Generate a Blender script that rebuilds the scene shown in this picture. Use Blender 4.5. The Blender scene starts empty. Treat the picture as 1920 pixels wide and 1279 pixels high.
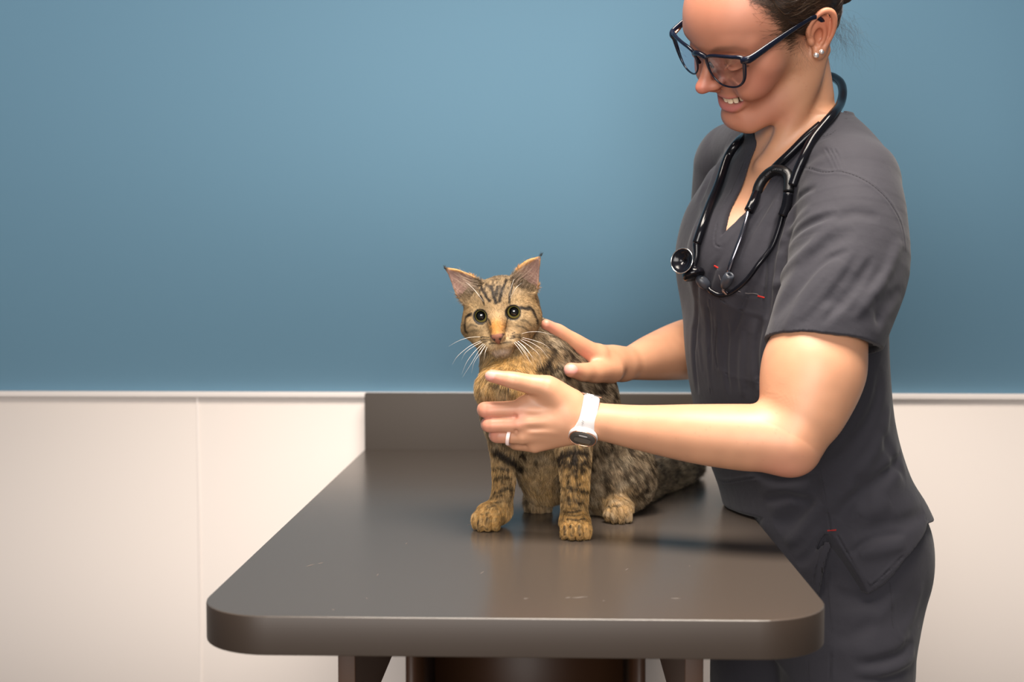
import bpy, math, random
import numpy as np
from mathutils import Vector, Matrix

random.seed(7)
HQ = 1.0
FURQ = 1.0
RNG = np.random.default_rng(11)
PI = math.pi
scene = bpy.context.scene
COL = bpy.context.collection

# ------------------------------------------------------------------ camera
FPX = 2400.0                       # focal length in pixels of the 1920 px frame
CAM_Z = 1.217
YAW = math.atan(75 / FPX)          # looks slightly to the left of the wall's normal
PITCH = math.atan(127 / FPX)
cam_data = bpy.data.cameras.new('camera')
cam = bpy.data.objects.new('camera', cam_data)
COL.objects.link(cam)
cam.location = (0, 0, CAM_Z)
cam.rotation_euler = (PI / 2 - PITCH, 0, YAW)
cam_data.sensor_width = 36
cam_data.lens = FPX * 36 / 1920
cam_data.clip_start = 0.02
cam_data.dof.use_dof = True
cam_data.dof.focus_distance = 1.53
cam_data.dof.aperture_fstop = 4.5
scene.camera = cam

# ------------------------------------------------------------------ world and lights
world = bpy.data.worlds.new('world')
scene.world = world
world.use_nodes = True
world.node_tree.nodes['Background'].inputs[0].default_value = (0.80, 0.84, 0.90, 1)
world.node_tree.nodes['Background'].inputs[1].default_value = 0.16


def area(name, loc, target, size, sizey, power, col):
    ld = bpy.data.lights.new(name, 'AREA')
    ld.shape = 'RECTANGLE'
    ld.size, ld.size_y = size, sizey
    ld.energy = power
    ld.color = col
    o = bpy.data.objects.new(name, ld)
    COL.objects.link(o)
    o.location = loc
    o.rotation_euler = (Vector(target) - Vector(loc)).to_track_quat('-Z', 'Y').to_euler()
    return o


area('ceiling_panel_light', (0.10, 1.05, 2.50), (0.12, 1.40, 0.9), 1.1, 0.7, 30, (1.0, 0.90, 0.79)).data.spread = math.radians(95)
area('fill_light', (-0.5, -2.2, 1.75), (0.0, 2.3, 1.0), 2.4, 1.5, 132, (1.0, 0.95, 0.90))  # unseen fill lamp added behind the camera to light the wall evenly

scene.view_settings.view_transform = 'Standard'
scene.view_settings.look = 'None'
scene.view_settings.gamma = 1.0
scene.view_settings.use_curve_mapping = False
scene.view_settings.exposure = 0.0

# ------------------------------------------------------------------ projection helpers
_R = cam.rotation_euler.to_matrix()
_Rn = np.array(_R)
CAMP = np.array([0.0, 0.0, CAM_Z])


def ray(px, py):
    d = _Rn @ np.array([(px - 960) / FPX, -(py - 639.5) / FPX, -1.0])
    return d / np.linalg.norm(d)


def W(px, py, Y):
    """world point seen at photograph pixel px, py and lying at depth Y"""
    d = ray(px, py)
    return CAMP + d * (Y / d[1])


def topx(p):
    q = _Rn.T @ (np.asarray(p, float) - CAMP)
    return 960 + q[0] / -q[2] * FPX, 639.5 - q[1] / -q[2] * FPX


# ------------------------------------------------------------------ signed distance modelling
def A(*v):
    return np.array(v if len(v) > 1 else v[0], dtype=np.float64)


def s_sphere(c, r):
    c = A(c)
    return lambda p: np.sqrt(((p - c) ** 2).sum(1)) - r


def s_ell(c, r, R=None):
    """ellipsoid; R has the local axes as columns"""
    c, r = A(c), A(r)

    def f(p):
        q = p - c
        if R is not None:
            q = q @ R
        k0 = np.sqrt(((q / r) ** 2).sum(1))
        k1 = np.sqrt(((q / (r * r)) ** 2).sum(1)) + 1e-9
        return k0 * (k0 - 1) / k1
    return f


def s_cone(a, b, ra, rb, flat=None):
    """rounded cone; flat = (direction, factor) squeezes its section along a direction"""
    a, b = A(a), A(b)
    ab = b - a
    L2 = max((ab ** 2).sum(), 1e-12)

    def f(p):
        q = p - a
        t = np.clip((q @ ab) / L2, 0, 1)
        v = q - t[:, None] * ab
        if flat is not None:
            n, k = flat
            s = v @ n
            v = v + (s * (1 / k - 1))[:, None] * n
            return (np.sqrt((v ** 2).sum(1)) - (ra + (rb - ra) * t)) * (k if k < 1 else 1)
        return np.sqrt((v ** 2).sum(1)) - (ra + (rb - ra) * t)
    return f


def spline(pts, n=4):
    pts = [np.asarray(p, float) for p in pts]
    if len(pts) < 3:
        return np.array(pts)
    out = []
    P = [2 * pts[0] - pts[1]] + pts + [2 * pts[-1] - pts[-2]]
    for i in range(1, len(P) - 2):
        p0, p1, p2, p3 = P[i - 1], P[i], P[i + 1], P[i + 2]
        for k in range(n):
            t = k / n
            out.append(0.5 * (2 * p1 + (p2 - p0) * t + (2 * p0 - 5 * p1 + 4 * p2 - p3) * t * t
                              + (3 * p1 - p0 - 3 * p2 + p3) * t ** 3))
    out.append(pts[-1])
    return np.array(out)


def s_chain(pts, radii, n=4, flat=None):
    q = spline([np.append(A(p), r) for p, r in zip(pts, radii)], n)
    if n == 1:
        segs = [s_cone(q[i][:3], q[i + 1][:3], q[i][3], q[i + 1][3], flat) for i in range(len(q) - 1)]

    def f(p):
        best = rr = None
        for i in range(len(q) - 1):
            a, e = q[i, :3], q[i + 1, :3] - q[i, :3]
            v = p - a
            t = np.clip((v @ e) / max(e @ e, 1e-12), 0, 1)
            v = v - t[:, None] * e
            if flat is not None:
                v = v + ((v @ flat[0]) * (1 / flat[1] - 1))[:, None] * flat[0]
            dd = (v * v).sum(1)
            r = q[i, 3] + (q[i + 1, 3] - q[i, 3]) * t
            if best is None:
                best, rr = dd, r
            else:
                m = dd < best
                best = np.where(m, dd, best)
                rr = np.where(m, r, rr)
        d = np.sqrt(best) - rr
        return d * flat[1] if flat is not None and flat[1] < 1 else d
    return f


def s_loft(keys, fwd, left, zlo=None, zhi=None, ex=2.0):
    """keys (z, cx, cy, a along fwd, b along left) stacked upwards"""
    K = np.array(sorted(keys))
    zz = np.linspace(K[0, 0], K[-1, 0], 80)
    # smooth the interpolation
    tab = []
    S = spline([k for k in K], 12)
    S = S[np.argsort(S[:, 0])]
    for j in range(1, 5):
        tab.append(np.interp(zz, S[:, 0], S[:, j]))
    zlo = K[0, 0] if zlo is None else zlo
    zhi = K[-1, 0] if zhi is None else zhi

    def f(p):
        z = p[:, 2]
        cx, cy, a, b = (np.interp(z, zz, t) for t in tab)
        dx, dy = p[:, 0] - cx, p[:, 1] - cy
        u = dx * fwd[0] + dy * fwd[1]
        v = dx * left[0] + dy * left[1]
        k0 = (np.abs(u / a) ** ex + np.abs(v / b) ** ex) ** (1 / ex) + 1e-9
        k1 = np.sqrt((u / (a * a)) ** 2 + (v / (b * b)) ** 2) + 1e-9
        d = np.minimum(k0 * (k0 - 1) / k1 / 1.0, 5)
        d = np.where(k0 < 0.2, -np.minimum(a, b) * 0.8, d)
        return np.maximum(d, np.maximum(z - zhi, zlo - z))
    return f


def s_half(pt, n):
    pt, n = A(pt), A(n)
    n = n / np.linalg.norm(n)
    return lambda p: (p - pt) @ n


def s_local(f, M, o):
    """f defined in a local frame: columns of M are the frame's axes, o its origin"""
    return lambda p: f((p - o) @ M)


def s_and(*fs):
    def f(p):
        d = fs[0](p)
        for g in fs[1:]:
            d = np.maximum(d, g(p))
        return d
    return f


def s_prism(poly, ax_u, ax_v):
    """infinite prism over a polygon given in the coordinates (p.ax_u, p.ax_v)"""
    P = np.array(poly, float)

    def f(p):
        x, y = p @ ax_u, p @ ax_v
        d = np.full(len(x), 1e9)
        ins = np.zeros(len(x), bool)
        n = len(P)
        for i in range(n):
            a, b = P[i], P[(i + 1) % n]
            e = b - a
            wx, wy = x - a[0], y - a[1]
            t = np.clip((wx * e[0] + wy * e[1]) / max(e @ e, 1e-12), 0, 1)
            d = np.minimum(d, np.hypot(wx - t * e[0], wy - t * e[1]))
            c = (a[1] > y) != (b[1] > y)
            if e[1] != 0:
                ins ^= c & (x < e[0] * (y - a[1]) / e[1] + a[0])
        return np.where(ins, -d, d)
    return f


def polydist(p, pts):
    d = np.full(len(p), 1e9)
    for i in range(len(pts) - 1):
        a, e = pts[i], pts[i + 1] - pts[i]
        q = p - a
        t = np.clip((q @ e) / max(e @ e, 1e-12), 0, 1)
        v = q - t[:, None] * e
        d = np.minimum(d, (v * v).sum(1))
    return np.sqrt(d)


def _hash(ix, iy, iz):
    h = (ix * 374761393 + iy * 668265263 + iz * 1274126177) & 0xffffffff
    h = ((h ^ (h >> 13)) * 1274126177) & 0xffffffff
    return ((h ^ (h >> 16)) & 0xffff) / 65535.0


def noise(p, freq, seed=0):
    q = np.asarray(p, float) * freq + 100.37 + seed * 17.13
    i = np.floor(q).astype(np.int64)
    f = q - i
    f = f * f * (3 - 2 * f)
    r = 0
    for dx in (0, 1):
        for dy in (0, 1):
            for dz in (0, 1):
                w = (f[:, 0] if dx else 1 - f[:, 0]) * (f[:, 1] if dy else 1 - f[:, 1]) * (f[:, 2] if dz else 1 - f[:, 2])
                r = r + w * _hash(i[:, 0] + dx, i[:, 1] + dy, i[:, 2] + dz)
    return r * 2 - 1


def smin(a, b, k):
    if k <= 0:
        return np.minimum(a, b)
    h = np.maximum(k - np.abs(a - b), 0) / k
    return np.minimum(a, b) - h * h * k * 0.25


class Solid:
    def __init__(s):
        s.ops = []

    def add(s, f, k=0.0):
        s.ops.append(('+', f, k)); return s

    def sub(s, f, k=0.0):
        s.ops.append(('-', f, k)); return s

    def cut(s, f, k=0.0):                      # keep only the inside of f
        s.ops.append(('&', f, k)); return s

    def disp(s, f, c=None, r=None):
        s.ops.append(('d', f, c, r)); return s

    def fold(s, pts, w, amp, ridge=0.5, fade=5):
        """a groove (amp > 0) or a ridge (amp < 0) along a polyline lying on the surface"""
        pts = np.array(pts)
        c = pts.mean(0)
        r = np.sqrt(((pts - c) ** 2).sum(1)).max() + 8.5 * w
        L = np.concatenate([[0], np.cumsum(np.sqrt(((pts[1:] - pts[:-1]) ** 2).sum(1)))])

        def f(p):
            d = np.full(len(p), 1e9)
            tt = np.zeros(len(p))
            for i in range(len(pts) - 1):
                a, e = pts[i], pts[i + 1] - pts[i]
                q = p - a
                t = np.clip((q @ e) / max(e @ e, 1e-12), 0, 1)
                v = q - t[:, None] * e
                dd = (v * v).sum(1)
                m = dd < d
                d = np.where(m, dd, d)
                tt = np.where(m, (L[i] + t * (L[i + 1] - L[i])) / L[-1], tt)
            env = np.clip(np.minimum(tt, 1 - tt) * fade, 0, 1) ** 0.7
            return amp * env * (np.exp(-d / (w * w)) - ridge * np.exp(-d / (2.4 * w) ** 2))
        s.ops.append(('d', f, c, r)); return s

    def eval(s, p, idx=None):
        d = np.full(len(p), 1e3)
        for j in (range(len(s.ops)) if idx is None else idx):
            o = s.ops[j]
            if o[0] == '+':
                d = smin(d, o[1](p), o[2])
            elif o[0] == '-':
                d = -smin(-d, o[1](p), o[2])
            elif o[0] == '&':
                d = -smin(-d, -o[1](p), o[2])
            else:
                d = d + o[1](p)
        return d

    def grad(s, p, idx=None, e=4e-4):
        g = np.empty_like(p)
        for a in range(3):
            q = p.copy(); q[:, a] += e
            r = p.copy(); r[:, a] -= e
            g[:, a] = s.eval(q, idx) - s.eval(r, idx)
        return g / (np.sqrt((g ** 2).sum(1)) + 1e-12)[:, None]

    def hit(s, px, py, lift=0.0):
        """first point of the surface seen at a pixel of the photograph"""
        d = ray(px, py)
        t = 0.9
        for _ in range(160):
            v = s.eval((CAMP + d * t)[None])[0]
            if v < 2e-4:
                break
            t += min(v * 0.7, 0.06)
            if t > 3:
                return None
        p = CAMP + d * t
        if lift:
            p = p + s.grad(p[None])[0] * lift
        return p

    def hits_all(s, pts, lift=0.0):
        D = np.array([ray(a, b) for a, b in pts])
        t = np.full(len(D), .9)
        live = np.ones(len(D), bool)
        for _ in range(160):
            i = np.where(live)[0]
            if not len(i):
                break
            v = s.eval(CAMP + D[i] * t[i][:, None])
            done = v < 2e-4
            t[i[~done]] += np.minimum(v[~done] * .7, .06)
            live[i[done]] = False
            live[t > 3] = False
        P = CAMP + D * t[:, None]
        if lift:
            P = P + s.grad(P) * lift
        return [None if t[k] > 3 else P[k] for k in range(len(D))]

    def hits(s, pts, lift=0.0):
        return [q for q in s.hits_all(pts, lift) if q is not None]

    def mesh(s, lo, hi, h, N=16, slack=1.35):
        lo, hi = A(lo), A(hi)
        h = h * HQ
        nb = np.ceil((hi - lo) / (h * N)).astype(int)
        dim = nb * N + 2
        gx = np.stack(np.meshgrid(*[np.arange(n) for n in nb], indexing='ij'), -1).reshape(-1, 3)
        cen = lo + (gx + 0.5) * N * h
        R = N * h * 0.866 * slack + 0.004
        km = max([o[2] for o in s.ops if o[0] != 'd' and o[2]] + [0])
        keep = np.zeros((len(s.ops), len(gx)), bool)
        d = np.full(len(gx), 1e3)
        for j, o in enumerate(s.ops):
            if o[0] == 'd':
                if o[2] is None:
                    keep[j] = True
                else:
                    keep[j] = np.sqrt(((cen - o[2]) ** 2).sum(1)) < o[3] + R
                continue
            v = o[1](cen)
            if o[0] == '+':
                keep[j] = v < R + o[2] + km
                d = smin(d, v, o[2])
            elif o[0] == '-':
                keep[j] = v < R + o[2] + km
                d = -smin(-d, v, o[2])
            else:
                keep[j] = v > -R - o[2] - km
                d = -smin(-d, -v, o[2])
        act = np.where(np.abs(d) < N * h * 0.866 * 1.3 + 0.002)[0]
        st = (1, int(dim[2]), int(dim[1] * dim[2]))
        ar = np.arange(N + 1)
        G = np.stack(np.meshgrid(ar, ar, ar, indexing='ij'), -1).reshape(-1, 3)
        V, ID, Q = [], [], []
        E = []
        for a in range(8):
            for b in range(a + 1, 8):
                if bin(a ^ b).count('1') == 1:
                    E.append((a, b))
        off = np.array([[(c >> 2) & 1, (c >> 1) & 1, c & 1] for c in range(8)])
        for bi in act:
            idx = np.where(keep[:, bi])[0]
            base = gx[bi] * N
            P = lo + (base + G) * h
            F = s.eval(P, idx).reshape(N + 1, N + 1, N + 1)
            I = F < 0
            if I.all() or not I.any():
                continue
            c8 = [I[o[0]:N + o[0], o[1]:N + o[1], o[2]:N + o[2]] for o in off]
            sm = sum(c.astype(np.int8) for c in c8)
            cells = np.argwhere((sm > 0) & (sm < 8))
            if not len(cells):
                continue
            vals = [F[cells[:, 0] + o[0], cells[:, 1] + o[1], cells[:, 2] + o[2]] for o in off]
            acc = np.zeros((len(cells), 3)); cnt = np.zeros(len(cells))
            for a, b in E:
                va, vb = vals[a], vals[b]
                m = (va < 0) != (vb < 0)
                t = np.where(m, va / np.where(m, va - vb, 1), 0)[:, None]
                acc += np.where(m[:, None], off[a] + t * (off[b] - off[a]), 0)
                cnt += m
            pos = lo + (base + cells + acc / cnt[:, None]) * h
            g = np.empty_like(pos)
            e = 0.35 * h
            for a in range(3):
                q = pos.copy(); q[:, a] += e
                r = pos.copy(); r[:, a] -= e
                g[:, a] = (s.eval(q, idx) - s.eval(r, idx)) / (2 * e)
            gl = (g ** 2).sum(1) + 1e-6
            stp = (s.eval(pos, idx) / gl)[:, None] * g
            ln = np.sqrt((stp ** 2).sum(1))[:, None]
            stp *= np.minimum(1, 0.5 * h / (ln + 1e-12))
            pos = pos - stp
            gid = (base + cells) @ np.array([st[2], st[1], st[0]])
            V.append(pos); ID.append(gid)
            for ax in range(3):
                u, w = (ax + 1) % 3, (ax + 2) % 3
                sl0 = [slice(0, N)] * 3
                sl1 = list(sl0); sl1[ax] = slice(1, N + 1)
                a, b = I[tuple(sl0)], I[tuple(sl1)]
                ed = np.argwhere(a != b)
                if not len(ed):
                    continue
                ins = a[ed[:, 0], ed[:, 1], ed[:, 2]]
                eb = base + ed
                du = np.zeros(3, int); du[u] = 1
                dw = np.zeros(3, int); dw[w] = 1
                sv = np.array([st[2], st[1], st[0]])
                q = np.stack([(eb - du - dw) @ sv, (eb - dw) @ sv, eb @ sv, (eb - du) @ sv], 1)
                q[~ins] = q[~ins][:, ::-1]
                Q.append(q)
        V = np.concatenate(V); ID = np.concatenate(ID); Q = np.concatenate(Q)
        o = np.argsort(ID); ID = ID[o]; V = V[o]
        k = np.searchsorted(ID, Q)
        k = np.minimum(k, len(ID) - 1)
        ok = (ID[k] == Q).all(1)
        return V, k[ok]


def link_mesh(name, V, F, mat=None, parent=None, smooth=True, col=None):
    """arrays of vertices and quads -> one mesh object"""
    me = bpy.data.meshes.new(name)
    V = np.asarray(V, np.float32); F = np.asarray(F, np.int32)
    me.vertices.add(len(V)); me.vertices.foreach_set('co', V.ravel())
    n = F.shape[1]
    me.loops.add(F.size); me.loops.foreach_set('vertex_index', F.ravel())
    me.polygons.add(len(F)); me.polygons.foreach_set('loop_start', np.arange(0, F.size, n, dtype=np.int32))
    me.update(calc_edges=True)
    me.validate()
    if smooth:
        me.polygons.foreach_set('use_smooth', np.ones(len(me.polygons), bool))
    if col is not None:
        at = me.color_attributes.new('Col', 'FLOAT_COLOR', 'POINT')
        c = np.ones((len(V), 4), np.float32); c[:, :3] = col
        at.data.foreach_set('color', c.ravel())
    if mat:
        me.materials.append(mat)
    o = bpy.data.objects.new(name, me)
    COL.objects.link(o)
    if parent:
        o.parent = parent
        o.matrix_parent_inverse = Matrix.Translation(parent.matrix_basis.translation).inverted()
    return o


def empty(name, loc):
    o = bpy.data.objects.new(name, None)
    COL.objects.link(o)
    o.empty_display_size = 0.05
    o.location = loc
    return o


def tag(o, label=None, cat=None, group=None, kind=None):
    if label: o['label'] = label
    if cat: o['category'] = cat
    if group: o['group'] = group
    if kind: o['kind'] = kind
    return o


def tube_mesh(pts, rad, sec=12, n=6, closed=False, flat=None, caps=True):
    """tube along a smooth path; rad a number or one per point; flat=(dir, factor)"""
    rad = [rad] * len(pts) if np.isscalar(rad) else rad
    if closed:
        q = [np.append(A(p), r) for p, r in zip(pts, rad)]
        m = len(q); ext = q[-2:] + q + q[:3]
        S = spline(ext, n)[2 * n:(2 + m) * n]
    else:
        S = spline([np.append(A(p), r) for p, r in zip(pts, rad)], n)
    P, Rr = S[:, :3], S[:, 3]
    T = np.gradient(P, axis=0)
    if closed:
        T = np.roll(P, -1, 0) - np.roll(P, 1, 0)
    T /= np.linalg.norm(T, axis=1)[:, None] + 1e-12
    up = A(0, 0, 1.0) if abs(T[0][2]) < 0.9 else A(1.0, 0, 0)
    V = []
    nrm = None
    for i in range(len(P)):
        if nrm is None:
            nrm = np.cross(T[i], up)
        else:
            nrm = nrm - T[i] * (nrm @ T[i])
        nrm /= np.linalg.norm(nrm)
        bi = np.cross(T[i], nrm)
        for k in range(sec):
            a = 2 * PI * k / sec
            off = (math.cos(a) * nrm + math.sin(a) * bi) * Rr[i]
            if flat is not None:
                off = off + flat[0] * (off @ flat[0]) * (flat[1] - 1)
            V.append(P[i] + off)
    F = []
    m = len(P)
    for i in range(m if closed else m - 1):
        for k in range(sec):
            a, b = i * sec + k, i * sec + (k + 1) % sec
            c, d = ((i + 1) % m) * sec + (k + 1) % sec, ((i + 1) % m) * sec + k
            F.append((a, b, c, d))
    if caps and not closed:
        for i in (0, m - 1):
            V.append(P[i])
            c = len(V) - 1
            for k in range(0, sec, 2):
                a, b, e = i * sec + k, i * sec + (k + 1) % sec, i * sec + (k + 2) % sec
                F.append((c, e, b, a) if i == 0 else (c, a, b, e))
    return np.array(V), np.array(F)


def tube(name, pts, rad, mat, parent=None, **kw):
    V, F = tube_mesh(pts, rad, **kw)
    return link_mesh(name, V, F, mat, parent)


def merge(parts):
    V, F, o = [], [], 0
    for v, f in parts:
        V.append(v); F.append(f + o); o += len(v)
    return np.concatenate(V), np.concatenate(F)


def box_mesh(lo, hi):
    x0, y0, z0 = lo; x1, y1, z1 = hi
    V = A([[x0, y0, z0], [x1, y0, z0], [x1, y1, z0], [x0, y1, z0], [x0, y0, z1], [x1, y0, z1], [x1, y1, z1], [x0, y1, z1]])
    F = np.array([[0, 3, 2, 1], [4, 5, 6, 7], [0, 1, 5, 4], [1, 2, 6, 5], [2, 3, 7, 6], [3, 0, 4, 7]])
    return V, F


def bevel(o, w, seg=3):
    m = o.modifiers.new('bevel', 'BEVEL')
    m.width = w; m.segments = seg; m.limit_method = 'ANGLE'
    return o


def bx(name, lo, hi, mat, parent=None, bev=0.0):
    V, F = box_mesh(lo, hi)
    o = link_mesh(name, V, F, mat, parent, smooth=False)
    if bev:
        bevel(o, bev)
    return o


def strands(name, P, C_, Rr, mt, parent):
    """P (n, k, 3) points of n strands of k points"""
    n, k, _ = P.shape
    cd = bpy.data.hair_curves.new(name)
    cd.add_curves([k] * n)
    cd.attributes['position'].data.foreach_set('vector', P.astype(np.float32).ravel())
    ra = cd.attributes.get('radius') or cd.attributes.new('radius', 'FLOAT', 'POINT')
    ra.data.foreach_set('value', np.asarray(Rr, np.float32).ravel())
    ca = cd.attributes.new('Col', 'FLOAT_COLOR', 'CURVE')
    c4 = np.ones((n, 4), np.float32); c4[:, :3] = C_
    ca.data.foreach_set('color', c4.ravel())
    cd.materials.append(mt)
    o = bpy.data.objects.new(name, cd)
    COL.objects.link(o)
    if parent:
        o.parent = parent
        o.matrix_parent_inverse = Matrix.Translation(parent.matrix_basis.translation).inverted()
    return o


# ------------------------------------------------------------------ materials
def mat(name, col=(0.5, 0.5, 0.5), rough=0.5, **kw):
    m = bpy.data.materials.new(name)
    m.use_nodes = True
    b = m.node_tree.nodes['Principled BSDF']
    b.inputs['Base Color'].default_value = (*col, 1)
    b.inputs['Roughness'].default_value = rough
    for k, v in kw.items():
        b.inputs[k.replace('_', ' ')].default_value = v
    return m


def nd(m, t, **kw):
    n = m.node_tree.nodes.new(t)
    for k, v in kw.items():
        setattr(n, k, v)
    return n


def bsdf(m):
    return m.node_tree.nodes['Principled BSDF']


def add_bump(m, scale, strength, dist=0.001, detail=3, coord='Object', stretch=None, tex='ShaderNodeTexNoise'):
    L = m.node_tree.links
    tc = nd(m, 'ShaderNodeTexCoord')
    mp = nd(m, 'ShaderNodeMapping')
    if stretch:
        mp.inputs['Scale'].default_value = stretch
    n = nd(m, tex)
    n.inputs['Scale'].default_value = scale
    if 'Detail' in n.inputs:
        n.inputs['Detail'].default_value = detail
    b = nd(m, 'ShaderNodeBump')
    b.inputs['Strength'].default_value = strength
    b.inputs['Distance'].default_value = dist
    L.new(tc.outputs[coord], mp.inputs[0])
    L.new(mp.outputs[0], n.inputs['Vector'])
    L.new(n.outputs[0], b.inputs['Height'])
    prev = bsdf(m).inputs['Normal']
    if prev.links:
        L.new(prev.links[0].from_socket, b.inputs['Normal'])
    L.new(b.outputs[0], prev)
    return n


def add_mottle(m, c1, c2, scale, detail=4, stretch=None):
    L = m.node_tree.links
    tc = nd(m, 'ShaderNodeTexCoord')
    mp = nd(m, 'ShaderNodeMapping')
    if stretch:
        mp.inputs['Scale'].default_value = stretch
    n = nd(m, 'ShaderNodeTexNoise')
    n.inputs['Scale'].default_value = scale
    n.inputs['Detail'].default_value = detail
    r = nd(m, 'ShaderNodeValToRGB')
    r.color_ramp.elements[0].color = (*c1, 1)
    r.color_ramp.elements[1].color = (*c2, 1)
    r.color_ramp.elements[0].position = 0.3
    r.color_ramp.elements[1].position = 0.7
    L.new(tc.outputs['Object'], mp.inputs[0])
    L.new(mp.outputs[0], n.inputs['Vector'])
    L.new(n.outputs[0], r.inputs[0])
    L.new(r.outputs[0], bsdf(m).inputs['Base Color'])
    return m


def use_col(m):
    a = nd(m, 'ShaderNodeAttribute', attribute_name='Col')
    m.node_tree.links.new(a.outputs['Color'], bsdf(m).inputs['Base Color'])
    return m


M = {}
M['wall_blue'] = mat('blue_paint', (0.205, 0.400, 0.555), 0.75)
add_bump(M['wall_blue'], 260, 0.15, 0.0006)
M['panel'] = mat('cream_wall_panel', (0.70, 0.635, 0.595), 0.42)
add_bump(M['panel'], 180, 0.08, 0.0005)
M['panel_trim'] = mat('cream_trim', (0.66, 0.605, 0.575), 0.4)
M['floor'] = mat('floor_tile', (0.35, 0.31, 0.27), 0.5)
M['laminate'] = mat('taupe_laminate', (0.060, 0.048, 0.040), 0.24)
M['laminate_back'] = mat('taupe_laminate_panel', (0.058, 0.047, 0.039), 0.5, Specular_IOR_Level=0.25)
M['laminate_edge'] = mat('taupe_laminate_edge', (0.036, 0.024, 0.017), 0.45)
M['wood'] = mat('brown_laminate', (0.050, 0.020, 0.008), 0.5)
M['skin'] = use_col(mat('skin', (0.7, 0.4, 0.28), 0.47, Subsurface_Weight=0.12, Subsurface_Scale=0.012))
bsdf(M['skin']).inputs['Subsurface Radius'].default_value = (1.0, 0.35, 0.2)
add_bump(M['skin'], 900, 0.12, 0.0004)
M['scrub'] = mat('charcoal_scrub_fabric', (0.0155, 0.0145, 0.0220), 0.85, Sheen_Weight=0.08, Sheen_Roughness=0.5)
add_bump(M['scrub'], 1500, 0.35, 0.0004, stretch=(1, 1, 2.5))
add_bump(M['scrub'], 60, 0.25, 0.003)
M['thread'] = mat('dark_thread', (0.016, 0.014, 0.016), 0.9)
M['pale_thread'] = mat('pale_thread', (0.12, 0.105, 0.105), 0.9)
M['red_thread'] = mat('red_thread', (0.42, 0.012, 0.006), 0.8)
M['rubber'] = mat('black_tubing', (0.004, 0.004, 0.006), 0.17, Specular_IOR_Level=0.30)
M['rubber_matte'] = mat('black_rubber', (0.006, 0.006, 0.007), 0.34, Specular_IOR_Level=0.35)
M['eartip'] = mat('grey_eartip', (0.028, 0.032, 0.042), 0.38)
M['steel'] = mat('dark_steel', (0.25, 0.24, 0.28), 0.16, Metallic=1.0)
M['chrome'] = mat('chrome', (0.75, 0.74, 0.72), 0.18, Metallic=1.0)
M['frame_navy'] = mat('navy_acetate', (0.004, 0.006, 0.016), 0.20)
M['white_strap'] = mat('white_silicone', (0.54, 0.52, 0.52), 0.45)
M['rose_gold'] = mat('rose_gold', (0.85, 0.48, 0.33), 0.22, Metallic=1.0)
M['watch_dark'] = mat('watch_display', (0.045, 0.040, 0.036), 0.10, Coat_Weight=0.8)
M['watch_grey'] = mat('watch_lcd', (0.10, 0.085, 0.07), 0.15)
M['pink_ring'] = mat('pale_pink_silicone', (0.86, 0.66, 0.62), 0.45)
M['hairbase'] = mat('brown_hair', (0.022, 0.012, 0.008), 0.5)
M['teeth'] = mat('teeth', (0.78, 0.66, 0.48), 0.25)
M['mouth'] = mat('mouth_inside', (0.10, 0.02, 0.015), 0.6)
M['nail'] = mat('fingernail', (0.80, 0.47, 0.40), 0.22, Coat_Weight=0.3)
M['crystal'] = mat('clear_crystal', (0.95, 0.90, 0.90), 0.05, Metallic=0.8)
M['glass'] = mat('clear_lens', (0.93, 0.93, 0.97), 0.0, Transmission_Weight=1.0, IOR=1.02)
M['cat'] = use_col(mat('tabby_undercoat', (0.3, 0.2, 0.1), 0.75))
M['claw'] = mat('claw', (0.12, 0.09, 0.07), 0.3)
_l = M['glass'].node_tree
for _n in list(_l.nodes):
    if _n.type == 'BSDF_PRINCIPLED':
        _l.nodes.remove(_n)
_t = _l.nodes.new('ShaderNodeBsdfTransparent'); _t.inputs[0].default_value = (0.93, 0.92, 0.96, 1)
_g = _l.nodes.new('ShaderNodeBsdfGlossy'); _g.inputs['Roughness'].default_value = 0.02
_x = _l.nodes.new('ShaderNodeMixShader'); _x.inputs[0].default_value = 0.07
_l.links.new(_t.outputs[0], _x.inputs[1]); _l.links.new(_g.outputs[0], _x.inputs[2])
_l.links.new(_x.outputs[0], _l.nodes['Material Output'].inputs[0])

# ------------------------------------------------------------------ the room
WALL_Y = 2.325
def struct(o):
    o['kind'] = 'structure'
    return o

struct(bx('wall_back', (-2.6, WALL_Y, 0.995), (2.6, WALL_Y + 0.1, 2.9), M['wall_blue']))
struct(bx('wall_back_wainscot', (-2.6, WALL_Y - 0.003, 0.0), (2.6, WALL_Y + 0.1, 0.99), M['panel']))
struct(bx('trim_1', (-2.6, WALL_Y - 0.012, 0.990), (2.6, WALL_Y + 0.02, 1.0005), M['panel_trim'], bev=0.002))
for i, px in enumerate((372, 1935)):
    x = W(px, 900, WALL_Y - 0.004)[0]
    struct(bx('trim_%d' % (i + 2), (x - 0.0022, WALL_Y - 0.0042, 0.1), (x + 0.0022, WALL_Y, 0.9895), M['panel'], bev=0.0005))
struct(bx('baseboard_back', (-2.6, WALL_Y - 0.014, 0.0), (2.6, WALL_Y + 0.01, 0.10), M['panel_trim'], bev=0.002))
struct(bx('floor', (-2.6, -2.0, -0.05), (2.6, WALL_Y + 0.1, 0.0), M['floor']))

# ------------------------------------------------------------------ the examination table
TZ = 0.900
TXL, TXR, TYF, TYB = -0.337, 0.263, 1.1615, 2.305
table = tag(empty('exam_table', ((TXL + TXR) / 2, 1.7, 0)),
            'taupe laminate exam table with rounded front corners, a tabby cat sitting on it', 'table')


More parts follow.
